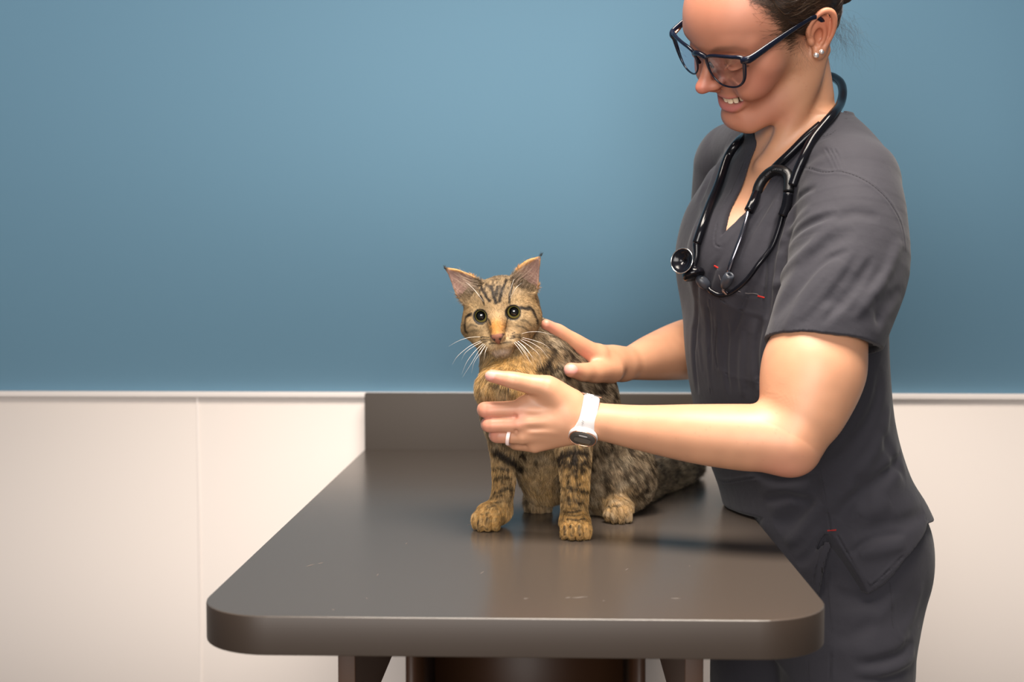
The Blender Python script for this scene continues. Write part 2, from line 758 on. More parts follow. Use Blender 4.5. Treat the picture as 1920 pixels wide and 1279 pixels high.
def tabletop():
    r = 0.073
    out = [(TXR, TYB - 0.02), (TXR, TYF + r)]
    for k in range(13):
        a = -PI / 2 * k / 12
        out.append((TXR - r + r * math.cos(a), TYF + r + r * math.sin(a)))
    for k in range(13):
        a = -PI / 2 - PI / 2 * k / 12
        out.append((TXL + r + r * math.cos(a), TYF + r + r * math.sin(a)))
    out += [(TXL, TYF + r), (TXL, TYB - 0.02)]
    o2 = []
    for p in out:
        if not o2 or abs(p[0] - o2[-1][0]) + abs(p[1] - o2[-1][1]) > 1e-5:
            o2.append(p)
    n = len(o2)
    me = bpy.data.meshes.new('tabletop')
    V = [(x, y, TZ) for x, y in o2] + [(x, y, TZ - 0.037) for x, y in o2]
    F = [tuple(range(n - 1, -1, -1)), tuple(range(n, 2 * n))] + [(i, (i + 1) % n, n + (i + 1) % n, n + i) for i in range(n)]
    me.from_pydata(V, [], F)
    me.materials.append(M['laminate']); me.materials.append(M['laminate_edge'])
    for p in me.polygons:
        p.material_index = 1 if abs(p.normal.z) < 0.5 else 0
    me.update()
    o = bpy.data.objects.new('tabletop', me)
    COL.objects.link(o)
    o.parent = table
    o.matrix_parent_inverse = Matrix.Translation(table.location).inverted()
    bevel(o, 0.0014, 3)
    for p in me.polygons:
        p.use_smooth = abs(p.normal.z) < 0.5
    return o


tabletop()
bx('backsplash', (TXL, TYB - 0.02, TZ - 0.037), (TXR, TYB, 1.0008), M['laminate_back'], table, bev=0.0015)
for s, (xo, xi) in enumerate(((-0.221, -0.203), (0.137, 0.156))):
    V, F = box_mesh((min(xo, xi), 1.30, 0.729), (max(xo, xi), 2.30, TZ - 0.037))
    bevel(link_mesh('side_rail', V, F, M['wood'], table, smooth=False), 0.001)
# the pedestal further back: side panels, back, shelf
for xo in (-0.226, 0.128):
    bx('pedestal_side', (xo, 1.95, 0.0), (xo + 0.017, 2.28, TZ - 0.038), M['wood'], table)
bx('pedestal_back', (-0.209, 2.262, 0.0), (0.128, 2.28, TZ - 0.038), M['wood'], table)
bx('pedestal_shelf', (-0.209, 1.97, 0.42), (0.128, 2.262, 0.438), M['wood'], table)

# scratches of the worn laminate: shallow pale nicks lying in the surface
M['nick'] = mat('pale_nick_in_laminate', (0.22, 0.19, 0.17), 0.6)
rs = random.Random(3)


def on_table(px, py):
    d = ray(px, py)
    return CAMP + d * ((TZ + .00015 - CAM_Z) / d[2])


for (a, b) in (((1072, 1121), (1102, 1119)), ((1060, 1121), (1070, 1120)), ((1258, 1122), (1276, 1122)), ((574, 1062), (590, 1058)), ((596, 1057), (606, 1055)),
               ((900, 1076), (908, 1071)), ((1172, 1069), (1178, 1066)), ((686, 1122), (689, 1122)), ((623, 1143), (627, 1143)), ((1292, 1061), (1294, 1061)),
               ((706, 1080), (710, 1076)), ((1130, 1127), (1133, 1126)), ((982, 1123), (990, 1122)), ((876, 985), (882, 983)), ((760, 1020), (764, 1018))):
    P0, P1 = on_table(*a), on_table(*b)
    tube('scratch', [P0, (P0 + P1) / 2 + A(0, rs.uniform(-.0008, .0008), 0), P1], [.00006, .00022, .00006], M['nick'], table, sec=6, n=2)
def mix(a, b, t):
    t = np.clip(t, 0, 1)[:, None]
    return a * (1 - t) + np.asarray(b, float) * t


def sst(x, a, b):
    t = np.clip((x - a) / (b - a), 0, 1)
    return t * t * (3 - 2 * t)


# ------------------------------------------------------------------ the person
FW = A(-0.848, -0.53, 0.0)          # chest direction
LF = A(0.53, -0.848, 0.0)           # her left, towards the camera

# head frame
HL = A(0.5739, -0.7355, -0.3602)       # her left
HB = A(0.7627, 0.3200, 0.5620)         # towards the back of the head
HU = A(-0.2981, -0.5972, 0.7446)       # towards the crown
HF = -HB
HM = np.stack([HL, HB, HU], 1)
HO = A(0.2594, 1.56, 1.5136)
HS = 1.0


def H(x, y, z):
    """head-local millimetres -> world"""
    return HO + HM @ (A(x, y, z) * 0.001 * HS)


def hl(p):
    return ((p - HO) @ HM) * (1000.0 / HS)


def hs(f):
    """a local solid modelled in millimetres"""
    return lambda p: f(hl(p)) * 0.001 * HS


def build_head(S):
    a = lambda f, k=0.0: S.add(hs(f), k * 0.001)
    b = lambda f, k=0.0: S.sub(hs(f), k * 0.001)
    a(s_ell((0, 8, 48), (74, 94, 80)))
    a(s_ell((0, -42, 40), (64, 62, 57)), 20)
    a(s_ell((0, -30, -8), (60, 58, 55)), 20)
    a(s_ell((0, -54, -46), (36, 33, 33)), 18)
    for x in (1, -1):
        a(s_chain([(x * 58, 0, -28), (x * 53, -8, -52), (x * 38, -40, -76), (x * 16, -70, -90)], [13, 14, 14, 14]), 22)
        a(s_sphere((x * 48, -56, -6), 19), 20)
        a(s_ell((x * 37, -68, -27), (20, 21, 20)), 14)
        a(s_chain([(x * 12, -84, 29), (x * 30, -83, 35), (x * 48, -70, 30)], [9, 9, 8]), 12)
    a(s_ell((0, -75, -83), (17, 15, 15)), 16)
    # eyes
    for x in (1, -1):
        b(s_ell((x * 32, -106, 13), (17, 18, 10)), 16)
        a(s_ell((x * 32, -77, 11), (15.5, 14.5, 13.5)), 5)
        lid = [(x * 17, -83, 8), (x * 25, -90, 3.5), (x * 33, -91.5, 2.5), (x * 41, -87, 4), (x * 47, -79, 7)]
        a(s_chain(lid, [1.4, 1.7, 1.8, 1.7, 1.2]), 3.0)
        b(s_chain([(q[0], q[1] - 1.8, q[2] - 2.2) for q in lid], [0.9, 0.9, 0.9, 0.9, 0.7]), 2.5)
    # nose
    a(s_chain([(0, -88, 24), (0, -95, 8), (0, -104, -4), (0, -112, -16)], [8, 6.6, 6.6, 7.0]), 9)
    a(s_ell((0, -114, -17.0), (7.6, 8.5, 7.2)), 6)
    for x in (1, -1):
        a(s_ell((x * 9.5, -100, -19.5), (5.2, 9, 5.4)), 9)
        b(s_chain([(x * 15.5, -104, -13), (x * 16.5, -96, -16), (x * 16.5, -89, -23)], [0.6, 0.8, 0.6]), 4)
        b(s_ell((x * 5.8, -106, -27.5), (3.0, 5.5, 4.0)), 2)
        # the fold from the nostril round the smile
        b(s_chain([(x * 21, -92, -24), (x * 29, -88, -32), (x * 38, -77, -42), (x * 40, -70, -54)], [1.0, 1.7, 1.8, 0.8]), 8)
        a(s_ell((x * 34, -78, -32), (12, 10, 12)), 9)
    a(s_chain([(0, -103, -26), (0, -94, -34)], [4, 3]), 6)
    # mouth: upper lip, lower lip, opening
    up = [(-33, -63, -36), (-20, -80, -43.5), (-9, -87, -45.5), (0, -88, -46.5), (9, -87, -45.5), (20, -80, -43.5), (33, -63, -36)]
    lo = [(-32, -62, -41), (-18, -79, -58), (-8, -85, -63), (0, -86.5, -64), (8, -85, -63), (18, -79, -58), (32, -62, -41)]
    a(s_chain(up, [1.8, 2.2, 2.4, 2.3, 2.4, 2.2, 1.8]), 4)
    a(s_chain(lo, [2, 4.4, 5.6, 5.8, 5.6, 4.4, 2]), 5)
    mid = [(-28, -78, -48), (-18, -94, -55), (-8, -102, -58.0), (0, -104, -58.5), (8, -102, -58.0), (18, -94, -55), (28, -78, -48)]

    def opening(p):
        r = np.interp(np.abs(p[:, 0]), [0, 10, 20, 29, 34], [5.2, 5.2, 4.8, 2.6, -4])
        zc = np.interp(np.abs(p[:, 0]), [0, 10, 20, 29, 34], [-53.0, -52.6, -49.6, -42.0, -38.0])
        back = np.interp(np.abs(p[:, 0]), [0, 15, 25, 31], [-76, -72, -62, -58])
        return np.maximum(np.abs(p[:, 2] - zc) - r, p[:, 1] - back)
    b(opening, 1.2)
    b(s_ell((0, -95, -73), (20, 7, 4.0)), 8)          # hollow under the lower lip
    for x in (1, -1):
        b(s_sphere((x * 37, -68, -41), 2.0), 5)     # smile corner dimples
    # ears
    for x in (1, -1):
        def E(u, v, w):
            return (x * (69 + w + 0.36 * (u + 10)), 5 + u * 0.90 + v * 0.16, 2 + v * .86)
        eu = (A(E(1, 0, 0)) - A(E(0, 0, 0))); eu /= np.linalg.norm(eu)
        ev = (A(E(0, 1, 0)) - A(E(0, 0, 0))); ev /= np.linalg.norm(ev)
        en = np.cross(eu, ev); en /= np.linalg.norm(en); ev = np.cross(en, eu)
        a(s_ell(E(5, 6, -0.8), (16.5, 26.5, 3.4), np.stack([eu, ev, en], 1)), 3)
        a(s_ell(E(5, 2, -5), (7, 12, 24)), 4)
        hel = [E(-6, -1, 0), E(-11, 9, 2.5), E(-9, 21, 4), E(0, 30, 5), E(10, 31, 5), E(18, 24, 5), E(20.5, 11, 4.5), E(18.5, -3, 3.5), E(12, -15, 2.5), E(6, -24, 1.5)]
        a(s_chain(hel, [2.2, 2.8, 3.0, 3.4, 3.7, 3.8, 3.7, 3.5, 3.5, 3.5]), 2)
        a(s_ell(E(2, -24, 1), (4.5, 8.0, 8.5)), 5)
        b(s_ell(E(3, -3, 4), (7, 8, 11)), 2.5)
        b(s_chain([E(-4, 18, 5), E(4, 25, 5), E(12, 21, 6), E(15, 8, 5), E(13, -6, 4)], [1.2, 1.9, 1.9, 1.7, 1.0]), 2)
        a(s_chain([E(2, 20, 1), E(8, 12, 2), E(10, 0, 2), E(7, -11, 2), E(1, -15, 2)], [2.4, 2.6, 2.6, 2.5, 2.4]), 2.5)
        a(s_ell(E(-7, -6, 1), (4, 3.5, 5.0)), 2.5)
        b(s_ell(E(-1, -10, 5), (4, 2.2, 4)), 1.5)


def finger(S, pts, rad, k=0.002):
    """phalanges with slightly fuller joints"""
    P, Rr = [], []
    for i in range(len(pts)):
        P.append(A(pts[i])); Rr.append(rad[i])
        if i < len(pts) - 1:
            P.append((A(pts[i]) + A(pts[i + 1])) / 2)
            Rr.append((rad[i] + rad[i + 1]) / 2 * 0.955)
    S.add(s_chain(P, Rr, 3), k)


def P3(lst):
    return [W(*q) for q in lst]


SH_N = W(1592, 365, 1.515)           # near shoulder joint
SH_F = W(1362, 290, 1.83)            # far shoulder joint
NECK = W(1500, 262, 1.625)

TORSO = []
def tk(z, y, xl, xr, Y, asp):
    """section of the trunk at pixel row y between two silhouette columns; asp = depth/width"""
    X0, X1 = W(xl, y, Y)[0], W(xr, y, Y)[0]
    e = (X1 - X0) / 2
    b = e / math.sqrt((asp * 0.848) ** 2 + 0.53 ** 2)
    z = W((xl + xr) / 2, y, Y)[2]
    return (z, (X0 + X1) / 2, Y, b * asp, b)


for row in ((225, 1440, 1585, 1.62, .72), (262, 1395, 1612, 1.63, .58), (310, 1345, 1640, 1.64, .56), (380, 1308, 1645, 1.65, .62), (450, 1298, 1650, 1.65, .68),
            (530, 1293, 1646, 1.65, .70), (620, 1291, 1644, 1.655, .68), (700, 1298, 1645, 1.66, .66), (790, 1312, 1656, 1.67, .66),
            (870, 1335, 1680, 1.68, .68), (930, 1358, 1714, 1.685, .70), (990, 1372, 1736, 1.685, .72), (1060, 1375, 1738, 1.685, .74),
            (1130, 1378, 1722, 1.685, .76)):
    TORSO.append(tk(0, *row))

ARM_N = [(1592, 372, 1.515), (1578, 470, 1.49), (1548, 600, 1.465), (1526, 690, 1.452), (1503, 770, 1.44), (1474, 826, 1.43)]
ARM_NR = [.044, .048, .0495, .0585, .0495, .0355]
FORE_N = [(1476, 826, 1.43), (1440, 822, 1.433), (1390, 820, 1.44), (1300, 813, 1.455), (1200, 802, 1.475), (1125, 791, 1.490), (1090, 790, 1.497)]
FORE_NR = [.036, .0375, .0375, .0335, .0262, .0218, .0225]
ARM_F = [(1362, 295, 1.83), (1368, 420, 1.86), (1372, 560, 1.88), (1390, 640, 1.885)]
ARM_FR = [.036, .047, .046, .041]
FORE_F = [(1392, 640, 1.885), (1340, 648, 1.84), (1290, 655, 1.80), (1225, 670, 1.73), (1178, 682, 1.685), (1150, 682, 1.665)]
FORE_FR = [.041, .0425, .0425, .0315, .0215, .0215]


def build_body():
    S = Solid()
    S.add(s_loft([(k[0], k[1], k[2], k[3] - .0062, k[4] - .0062) for k in TORSO], FW, LF, zlo=0.95))
    S.add(s_ell(W(1372, 480, 1.60), (.0475, .0455, .0555)), .05)
    S.add(s_ell(W(1345, 480, 1.72), (.0405, .0405, .0555)), .05)
    S.add(s_chain([W(1535, 275, 1.60), W(1586, 356, 1.545)], [.034, .040]), .03)
    S.add(s_chain([NECK, W(1385, 285, 1.80)], [.045, .040]), .03)
    # neck
    S.add(s_chain([W(1486, 305, 1.65), W(1492, 240, 1.625), W(1500, 185, 1.605), H(0, 20, -12)], [.058, .045, .041, .046]), .012)
    build_head(S)
    # sternomastoid and collar bone
    S.add(s_chain([H(62, 18, -28), W(1490, 220, 1.565), W(1432, 310, 1.585)], [.008, .008, .005]), .020)
    S.add(s_chain([W(1432, 312, 1.59), W(1510, 290, 1.56), W(1570, 300, 1.53)], [.006, .006, .005]), .012)
    for q in (([1478, 1508, 1530], [243, 212, 175]), ([1452, 1480, 1500], [232, 218, 196])):
        c = [W(x, y, 1.58) for x, y in zip(*q)]
        HEADCR.append(c)
    # near arm
    S.add(s_chain(P3(ARM_N), ARM_NR, 14), .016)
    S.add(s_sphere(W(1490, 848, 1.432), .0225), .018)
    S.add(s_chain(P3(FORE_N), FORE_NR, 8), .014)
    # far arm
    S.add(s_chain(P3(ARM_F), ARM_FR, 10), .012)
    S.add(s_chain(P3(FORE_F), FORE_FR, 10), .012)

    # ---- near hand: thumb above, fingers wrapped round the cat's chest
    n = A(0.15, -0.97, -0.1); n = n / np.linalg.norm(n)
    wr = W(1092, 790, 1.498)
    S.add(s_cone(W(1096, 790, 1.497), W(1060, 786, 1.494), .0215, .023, (n, 0.80)), .010)
    kn = [W(975, 768, 1.490), W(972, 794, 1.487), W(980, 817, 1.490), W(1003, 834, 1.498)]
    for kp, st, r0, r1 in zip(kn, [W(1060, 768, 1.494), W(1060, 785, 1.491), W(1062, 800, 1.493), W(1068, 812, 1.498)], [.0165, .017, .0165, .014], [.0110, .0108, .0102, .0095]):
        S.add(s_cone(st, kp, r0, r1), .008)
    S.add(s_cone(W(1035, 745, 1.494), W(985, 756, 1.492), .0145, .0095), .008)
    finger(S, P3([(975, 768, 1.490), (912, 769, 1.492), (908, 766, 1.522), (922, 764, 1.541)]), [.0112, .0098, .0085, .0072])
    finger(S, P3([(972, 796, 1.487), (918, 797, 1.490), (914, 795, 1.522), (932, 793, 1.541)]), [.0108, .0090, .0082, .0070], .001)
    finger(S, P3([(980, 818, 1.490), (932, 817, 1.496), (929, 814, 1.524), (946, 812, 1.541)]), [.0100, .0088, .0080, .0068], .001)
    finger(S, P3([(1003, 835, 1.498), (968, 832, 1.515), (958, 828, 1.537), (966, 826, 1.550)]), [.0092, .0078, .0070, .0062], .001)
    # thumb
    finger(S, P3([(1070, 768, 1.494), (1022, 727, 1.482), (962, 713, 1.474), (922, 705, 1.476)]), [.0175, .0135, .0102, .0074], .010)
    S.add(s_cone(W(1072, 752, 1.495), W(1030, 728, 1.487), .0135, .0120), .010)
    # creases of the thumb joint and knuckles
    for c, r in (((966, 782, 1.480), .003), ((968, 808, 1.480), .0022)):
        S.sub(s_sphere(W(*c), r * 0.6), .004)

    for kx, ky in ((1012, 770), (1012, 793), (1018, 812)):
        S.fold([W(kx - 32, ky, 1.4765), W(kx, ky - 1, 1.4775), W(kx + 36, ky - 1, 1.480)], .0035, -.0009, .4)
    for kx, ky in ((1008, 781), (1010, 803)):
        S.fold([W(kx - 26, ky, 1.478), W(kx, ky, 1.479), W(kx + 26, ky - 1, 1.481)], .0035, .0009, .3)
    for x0 in (912, 917, 922):
        S.fold([W(x0, 757, 1.485), W(x0 - 1, 769, 1.481), W(x0, 781, 1.485)], .0007, .00035, .3)
        S.fold([W(x0 + 6, 788, 1.485), W(x0 + 5, 797, 1.481), W(x0 + 6, 806, 1.485)], .0006, .0003, .3)
    for x0 in (960, 964, 968):
        S.fold([W(x0, 700, 1.468), W(x0 + 1, 712, 1.463), W(x0 - 1, 724, 1.468)], .0007, .00035, .3)
    S.fold([W(902, 786, 1.482), W(925, 785, 1.482), W(952, 786, 1.480), W(962, 786, 1.480)], .0012, .0012, .3)
    S.disp(lambda p: -.0005 * sst(nail_d(p, NAIL_N, NAX_N, .0068, .0052), 1.0, .85), NAIL_N, .03)
    S.disp(lambda p: -.0005 * sst(nail_d(p, NAIL_F, NAX_F, .0070, .0060), 1.0, .85), NAIL_F, .03)

    # ---- far hand resting on the cat's back
    S.add(s_chain(P3([(1165, 683, 1.675), (1140, 678, 1.655), (1120, 672, 1.638)]), [.0215, .0210, .0185]), .010)
    finger(S, P3([(1118, 668, 1.633), (1076, 642, 1.613), (1046, 622, 1.598), (1024, 609, 1.584)]), [.0150, .0120, .0100, .0068], .006)
    finger(S, P3([(1124, 664, 1.658), (1080, 646, 1.660), (1050, 646, 1.660), (1034, 652, 1.654)]), [.0130, .0100, .0085, .0066], .003)
    finger(S, P3([(1130, 670, 1.678), (1092, 660, 1.690), (1066, 670, 1.692), (1056, 682, 1.688)]), [.0125, .0095, .0082, .0066], .003)
    finger(S, P3([(1142, 680, 1.690), (1112, 680, 1.705), (1094, 692, 1.708), (1088, 702, 1.704)]), [.0110, .0085, .0074, .0060], .003)
    finger(S, P3([(1145, 694, 1.642), (1116, 698, 1.608), (1092, 698, 1.586), (1071, 694, 1.568)]), [.0175, .0140, .0116, .0092], .008)
    for c in HEADCR:
        S.sub(s_chain(c, [.0006, .0014, .0006]), .004)
    return S


NAIL_N = W(918, 704, 1.468)
NAIL_F = W(1074, 692, 1.560)
NAX_N = W(918, 704, 1.468) - W(960, 712, 1.468); NAX_N /= np.linalg.norm(NAX_N)
NAX_F = W(1072, 692, 1.56) - W(1095, 697, 1.575); NAX_F /= np.linalg.norm(NAX_F)


def nail_d(p, c, ax, la, lb):
    q = p - c
    t = q @ ax
    w = (q - t[:, None] * ax) @ A(0, .25, .97)
    return (np.abs(t / la) ** 2.5 + np.abs(w / lb) ** 2.5) ** .4 + np.maximum(q[:, 1] - .012, 0) * 400


HEADCR = []
body = build_body()

# nails of the visible fingers are part of the body, coloured by place


def skin_col(p):
    base = np.tile(A(0.50, 0.25, 0.145), (len(p), 1))
    q = hl(p)
    face = sst(-q[:, 1], 20, 60) * sst(q[:, 2], -105, -85) * (np.abs(q[:, 0]) < 90)
    base = mix(base, (0.44, 0.178, 0.112), 0.9 * face)
    for x in (1, -1):
        d = np.sqrt(((q - A(x * 46, -66, -20)) ** 2).sum(1))
        base = mix(base, (0.45, 0.145, 0.10), 0.6 * np.exp(-(d / 20) ** 2))
        d = np.sqrt((((q - A(x * 82, 12, 10)) / A(1, 1, 1.3)) ** 2).sum(1))
        base = mix(base, (0.50, 0.13, 0.07), 0.7 * np.exp(-(d / 22) ** 2))
    d = np.sqrt(((q - A(0, -119, -20)) ** 2).sum(1))
    base = mix(base, (0.48, 0.15, 0.11), 0.8 * np.exp(-(d / 15) ** 2))
    # lips
    ax = np.abs(q[:, 0])
    zc = np.interp(ax, [0, 10, 20, 28], [-46.5, -46, -44, -40])
    lip = sst(ax, 30, 25) * sst(q[:, 1], -60, -66) * (np.exp(-((q[:, 2] - zc + 1.0) / 3.0) ** 4))
    zl = np.interp(ax, [0, 10, 20, 28], [-63, -62, -56, -45])
    hw = np.interp(ax, [0, 10, 20, 28], [6.2, 5.8, 4.5, 1.5])
    lip2 = sst(ax, 30, 25) * sst(q[:, 1], -60, -66) * np.exp(-((q[:, 2] - zl) / hw) ** 4)
    base = mix(base, (0.42, 0.13, 0.12), 0.85 * np.maximum(lip, lip2))
    zi = np.interp(ax, [0, 10, 20, 29, 34], [-53.0, -52.6, -49.6, -42.0, -38.0])
    inn = (ax < 32) & (np.abs(q[:, 2] - zi) < 4.8) & (q[:, 1] > np.interp(ax, [0, 15, 25, 31], [-82, -76, -65, -61])) & (q[:, 1] < -60)
    base[inn] = (0.10, 0.02, 0.015)
    # brows and lash lines
    for x in (1, -1):
        br = [A(x * 14, -96, 28), A(x * 28, -97, 34), A(x * 42, -88, 34), A(x * 50, -78, 29)]
        d = polydist(q, spline(br, 4))
        base = mix(base, (0.10, 0.045, 0.025), 0.55 * np.exp(-(d / 4.2) ** 4))
        ls = [A(x * 17, -84, 6), A(x * 25, -91, 1.5), A(x * 33, -92.5, 0.5), A(x * 41, -88, 2), A(x * 48, -80, 5)]
        d = polydist(q, spline(ls, 4))
        base = mix(base, (0.03, 0.015, 0.01), 0.9 * np.exp(-(d / 1.8) ** 4))
    # knuckles, finger tips and palm are pinker
    for c, r in (((912, 772, 1.49), .016), ((918, 797, 1.49), .014), ((930, 818, 1.495), .014), ((925, 704, 1.47), .017), ((968, 785, 1.48), .012),
                 ((1072, 692, 1.56), .014), ((1095, 668, 1.61), .012), ((1030, 612, 1.58), .02), ((1470, 870, 1.42), .03)):
        d = np.sqrt(((p - W(*c)) ** 2).sum(1))
        base = mix(base, (0.56, 0.20, 0.15), 0.6 * np.exp(-(d / r) ** 2))
    for c, ax, la, lb in ((NAIL_N, NAX_N, .0068, .0052), (NAIL_F, NAX_F, .0070, .0060)):
        d = nail_d(p, c, ax, la, lb)
        base = mix(base, (0.66, 0.32, 0.28), .8 * sst(d, 1.0, .85))
        base = mix(base, (0.70, 0.50, 0.42), .6 * sst(d, 1.0, .85) * sst((p - c) @ ax, la * .62, la * .8))
    # small moles
    for i in range(60):
        k = RNG2[i]
        if k[3] < 0.5:
            c = W(1120 + 380 * k[0], 770 + 110 * k[1], 1.42)
        else:
            c = H(40 + 30 * k[0], -70 + 60 * k[1], -70 + 70 * k[2])
        d = np.sqrt(((p[:, [0, 2]] - c[[0, 2]]) ** 2).sum(1))
        base = mix(base, (0.40, 0.16, 0.09), 0.5 * np.exp(-(d / .0008) ** 2) * (p[:, 1] < 1.6))
    n = noise(p, 90)[:, None] * 0.05 + noise(p, 25, 3)[:, None] * 0.05
    return np.clip(base * (1 + n), 0, 1)


RNG2 = np.random.default_rng(5).random((60, 4))
person = tag(empty('person', (W(1560, 900, 1.685)[0], 1.685, 0)),
             'smiling person in charcoal scrubs and navy glasses leaning over the table, holding the tabby cat', 'person')
V, F = body.mesh((-0.13, 1.35, 0.93), (0.50, 1.95, 1.62), 0.00145)
print('body', len(V))
link_mesh('body', V, F, M['skin'], person, col=skin_col(V))

# teeth: a curved row
def teeth():
    parts = []
    xs = [-24, -18.5, -12.5, -4.4, 4.4, 12.5, 18.5, 24]
    w = [5.2, 6.0, 6.8, 8.8, 8.8, 6.8, 6.0, 5.2]
    xs = [-27, -21.5, -15.5, -8.9, 0 - 0.1, 0]
    X = [4.4, 12.2, 18.6, 24.2, 28.5]
    Wd = [8.6, 7.0, 6.4, 5.6, 4.6]
    for sgn in (1, -1):
        for x, wd, k in zip(X, Wd, range(5)):
            ux = sgn * x * 0.93
            y = -84.0 + (abs(x) / 28.0) ** 2 * 19
            zt = np.interp(abs(x), [0, 10, 20, 28], [-45, -44.5, -43, -39])
            zb = np.interp(abs(x), [0, 10, 20, 28], [-57.6, -56.8, -54.0, -47.0])
            tang = math.atan2(2 * x * 19 / 784.0, 1) * sgn
            S = Solid().add(s_ell((0, 0, 0), (wd / 2, 3.4, (zt - zb) / 2 + 2.5)))
            th = np.linspace(0, 2 * PI, 17)[:-1]
            V, Fq = [], []
            rows = 9
            for r in range(rows):
                t = r / (rows - 1)
                z = zt + 2 + (zb - zt - 2) * t
                sc = (1 - max(0, t - 0.8) ** 2 * 6) * (0.9 + 0.1 * t)
                for a in th:
                    cx, cy = math.cos(a), math.sin(a)
                    sx = np.sign(cx) * abs(cx) ** 0.7 * wd / 2 * sc
                    sy = np.sign(cy) * abs(cy) ** 0.8 * 3.0 * (1 - 0.35 * t)
                    gx = ux + sx * math.cos(tang) - sy * math.sin(tang)
                    gy = y + sx * math.sin(tang) + sy * math.cos(tang)
                    V.append(H(gx, gy, z))
            for r in range(rows - 1):
                for a in range(16):
                    Fq.append((r * 16 + a, r * 16 + (a + 1) % 16, (r + 1) * 16 + (a + 1) % 16, (r + 1) * 16 + a))
            c = len(V); V.append(np.mean(V[-16:], 0))
            for a in range(0, 16, 2):
                b0 = (rows - 1) * 16
                Fq.append((c, b0 + (a + 2) % 16, b0 + a + 1, b0 + a))
            parts.append((np.array(V), np.array(Fq)))
    V, F = merge(parts)
    link_mesh('teeth', V, F, M['teeth'], person)


teeth()

# ------------------------------------------------------------------ scrub top
def sleeve_near():
    ch = s_chain(P3([(1596, 352, 1.53), (1596, 420, 1.505), (1590, 500, 1.487), (1562, 590, 1.468), (1533, 668, 1.458), (1515, 720, 1.455)]),
                 [.059, .064, .0690, .0670, .0640, .0630])
    h0, h1 = W(1436, 631, 1.455), W(1635, 657, 1.455)
    hd = (h1 - h0) / np.linalg.norm(h1 - h0)
    hn = np.cross(hd, A(0, 1, -0.25)); hn = hn / np.linalg.norm(hn)
    if hn[2] > 0:
        hn = -hn
    hollow = s_cone(W(1548, 630, 1.463), W(1510, 760, 1.45), .0592, .0592)
    low = s_half(W(1544, 634, 1.463), -hn)
    f = s_and(ch, s_half(h0, hn))
    return lambda p: np.maximum(f(p), -np.maximum(hollow(p), low(p)))


def build_top():
    S = Solid()
    S.add(s_loft(TORSO, FW, LF, zlo=0.74))
    S.add(s_ell(W(1372, 480, 1.60), (.052, .050, .060)), .05)
    S.add(s_ell(W(1345, 480, 1.72), (.045, .045, .060)), .05)
    S.add(s_chain([W(1540, 248, 1.615), W(1556, 275, 1.595), W(1592, 345, 1.545)], [.034, .043, .054]), .02)
    S.add(s_chain([NECK + A(-0.01, 0.03, 0.0), W(1378, 292, 1.80)], [.045, .046]), .03)
    S.add(sleeve_near(), .014)
    far = s_chain(P3([(1366, 310, 1.82), (1370, 420, 1.85), (1366, 545, 1.86)]), [.050, .058, .058])
    S.add(s_and(far, s_half(W(1366, 560, 1.86), (0, 0, -1))), .014)
    return S


top0 = build_top()


def back(pts, Y=1.6):
    return [W(a, b, Y) if q is None else q for (a, b), q in zip(pts, top0.hits_all(pts))]


top = build_top()
# V neck
v_pts = back([(1419, 262), (1404, 302), (1376, 368), (1355, 420), (1350, 447), (1372, 424), (1396, 398), (1437, 342), (1465, 304), (1500, 268), (1540, 236)])
poly = [(q @ LF, q[2]) for q in v_pts] + [((v_pts[-1] @ LF) + .01, 1.6), ((v_pts[0] @ LF) - .02, 1.6)]
u0 = NECK @ FW - 0.02
top.sub(s_and(s_prism(poly, LF, A(0, 0, 1)), s_half(NECK - FW * 0.01, -FW)), .002)
top.sub(s_and(lambda p, f=s_prism(poly, LF, A(0, 0, 1)): f(p) - .016, s_half(NECK - FW * 0.01, -FW), lambda p: top0.eval(p) + .0052), .001)
top.sub(s_cone(W(1496, 262, 1.622), W(1508, 175, 1.603), .052, .056), .003)
# hem and side vent
hem_px = [(1558, 999), (1628, 1113), (1660, 1092), (1700, 1045), (1740, 985)]
hp = back(hem_px, 1.62)
uz = lambda q: (q @ FW, q[2])
hp2 = back([(1536, 1120)], 1.55)
rem = [uz(q) for q in hp] + [(-10, hp[-1][2] + .01), (-10, 0.3), (10, 0.3), (10, hp2[0][2] - 0.02), (hp2[0] @ FW + 0.001, hp2[0][2] - .004)]
HEMCUT = s_prism(rem, FW, A(0, 0, 1))
top.sub(HEMCUT, .001)
top.cut(s_half((0, 0, 0.78), (0, 0, -1)))
TABLE_GAP = s_and(s_half((TXR + .0015, 0, 0), (1, 0, 0)), s_half((0, 0, TZ + .0015), (0, 0, 1)), s_half((0, 0, TZ - .0385), (0, 0, -1)))
top.sub(TABLE_GAP, .006)

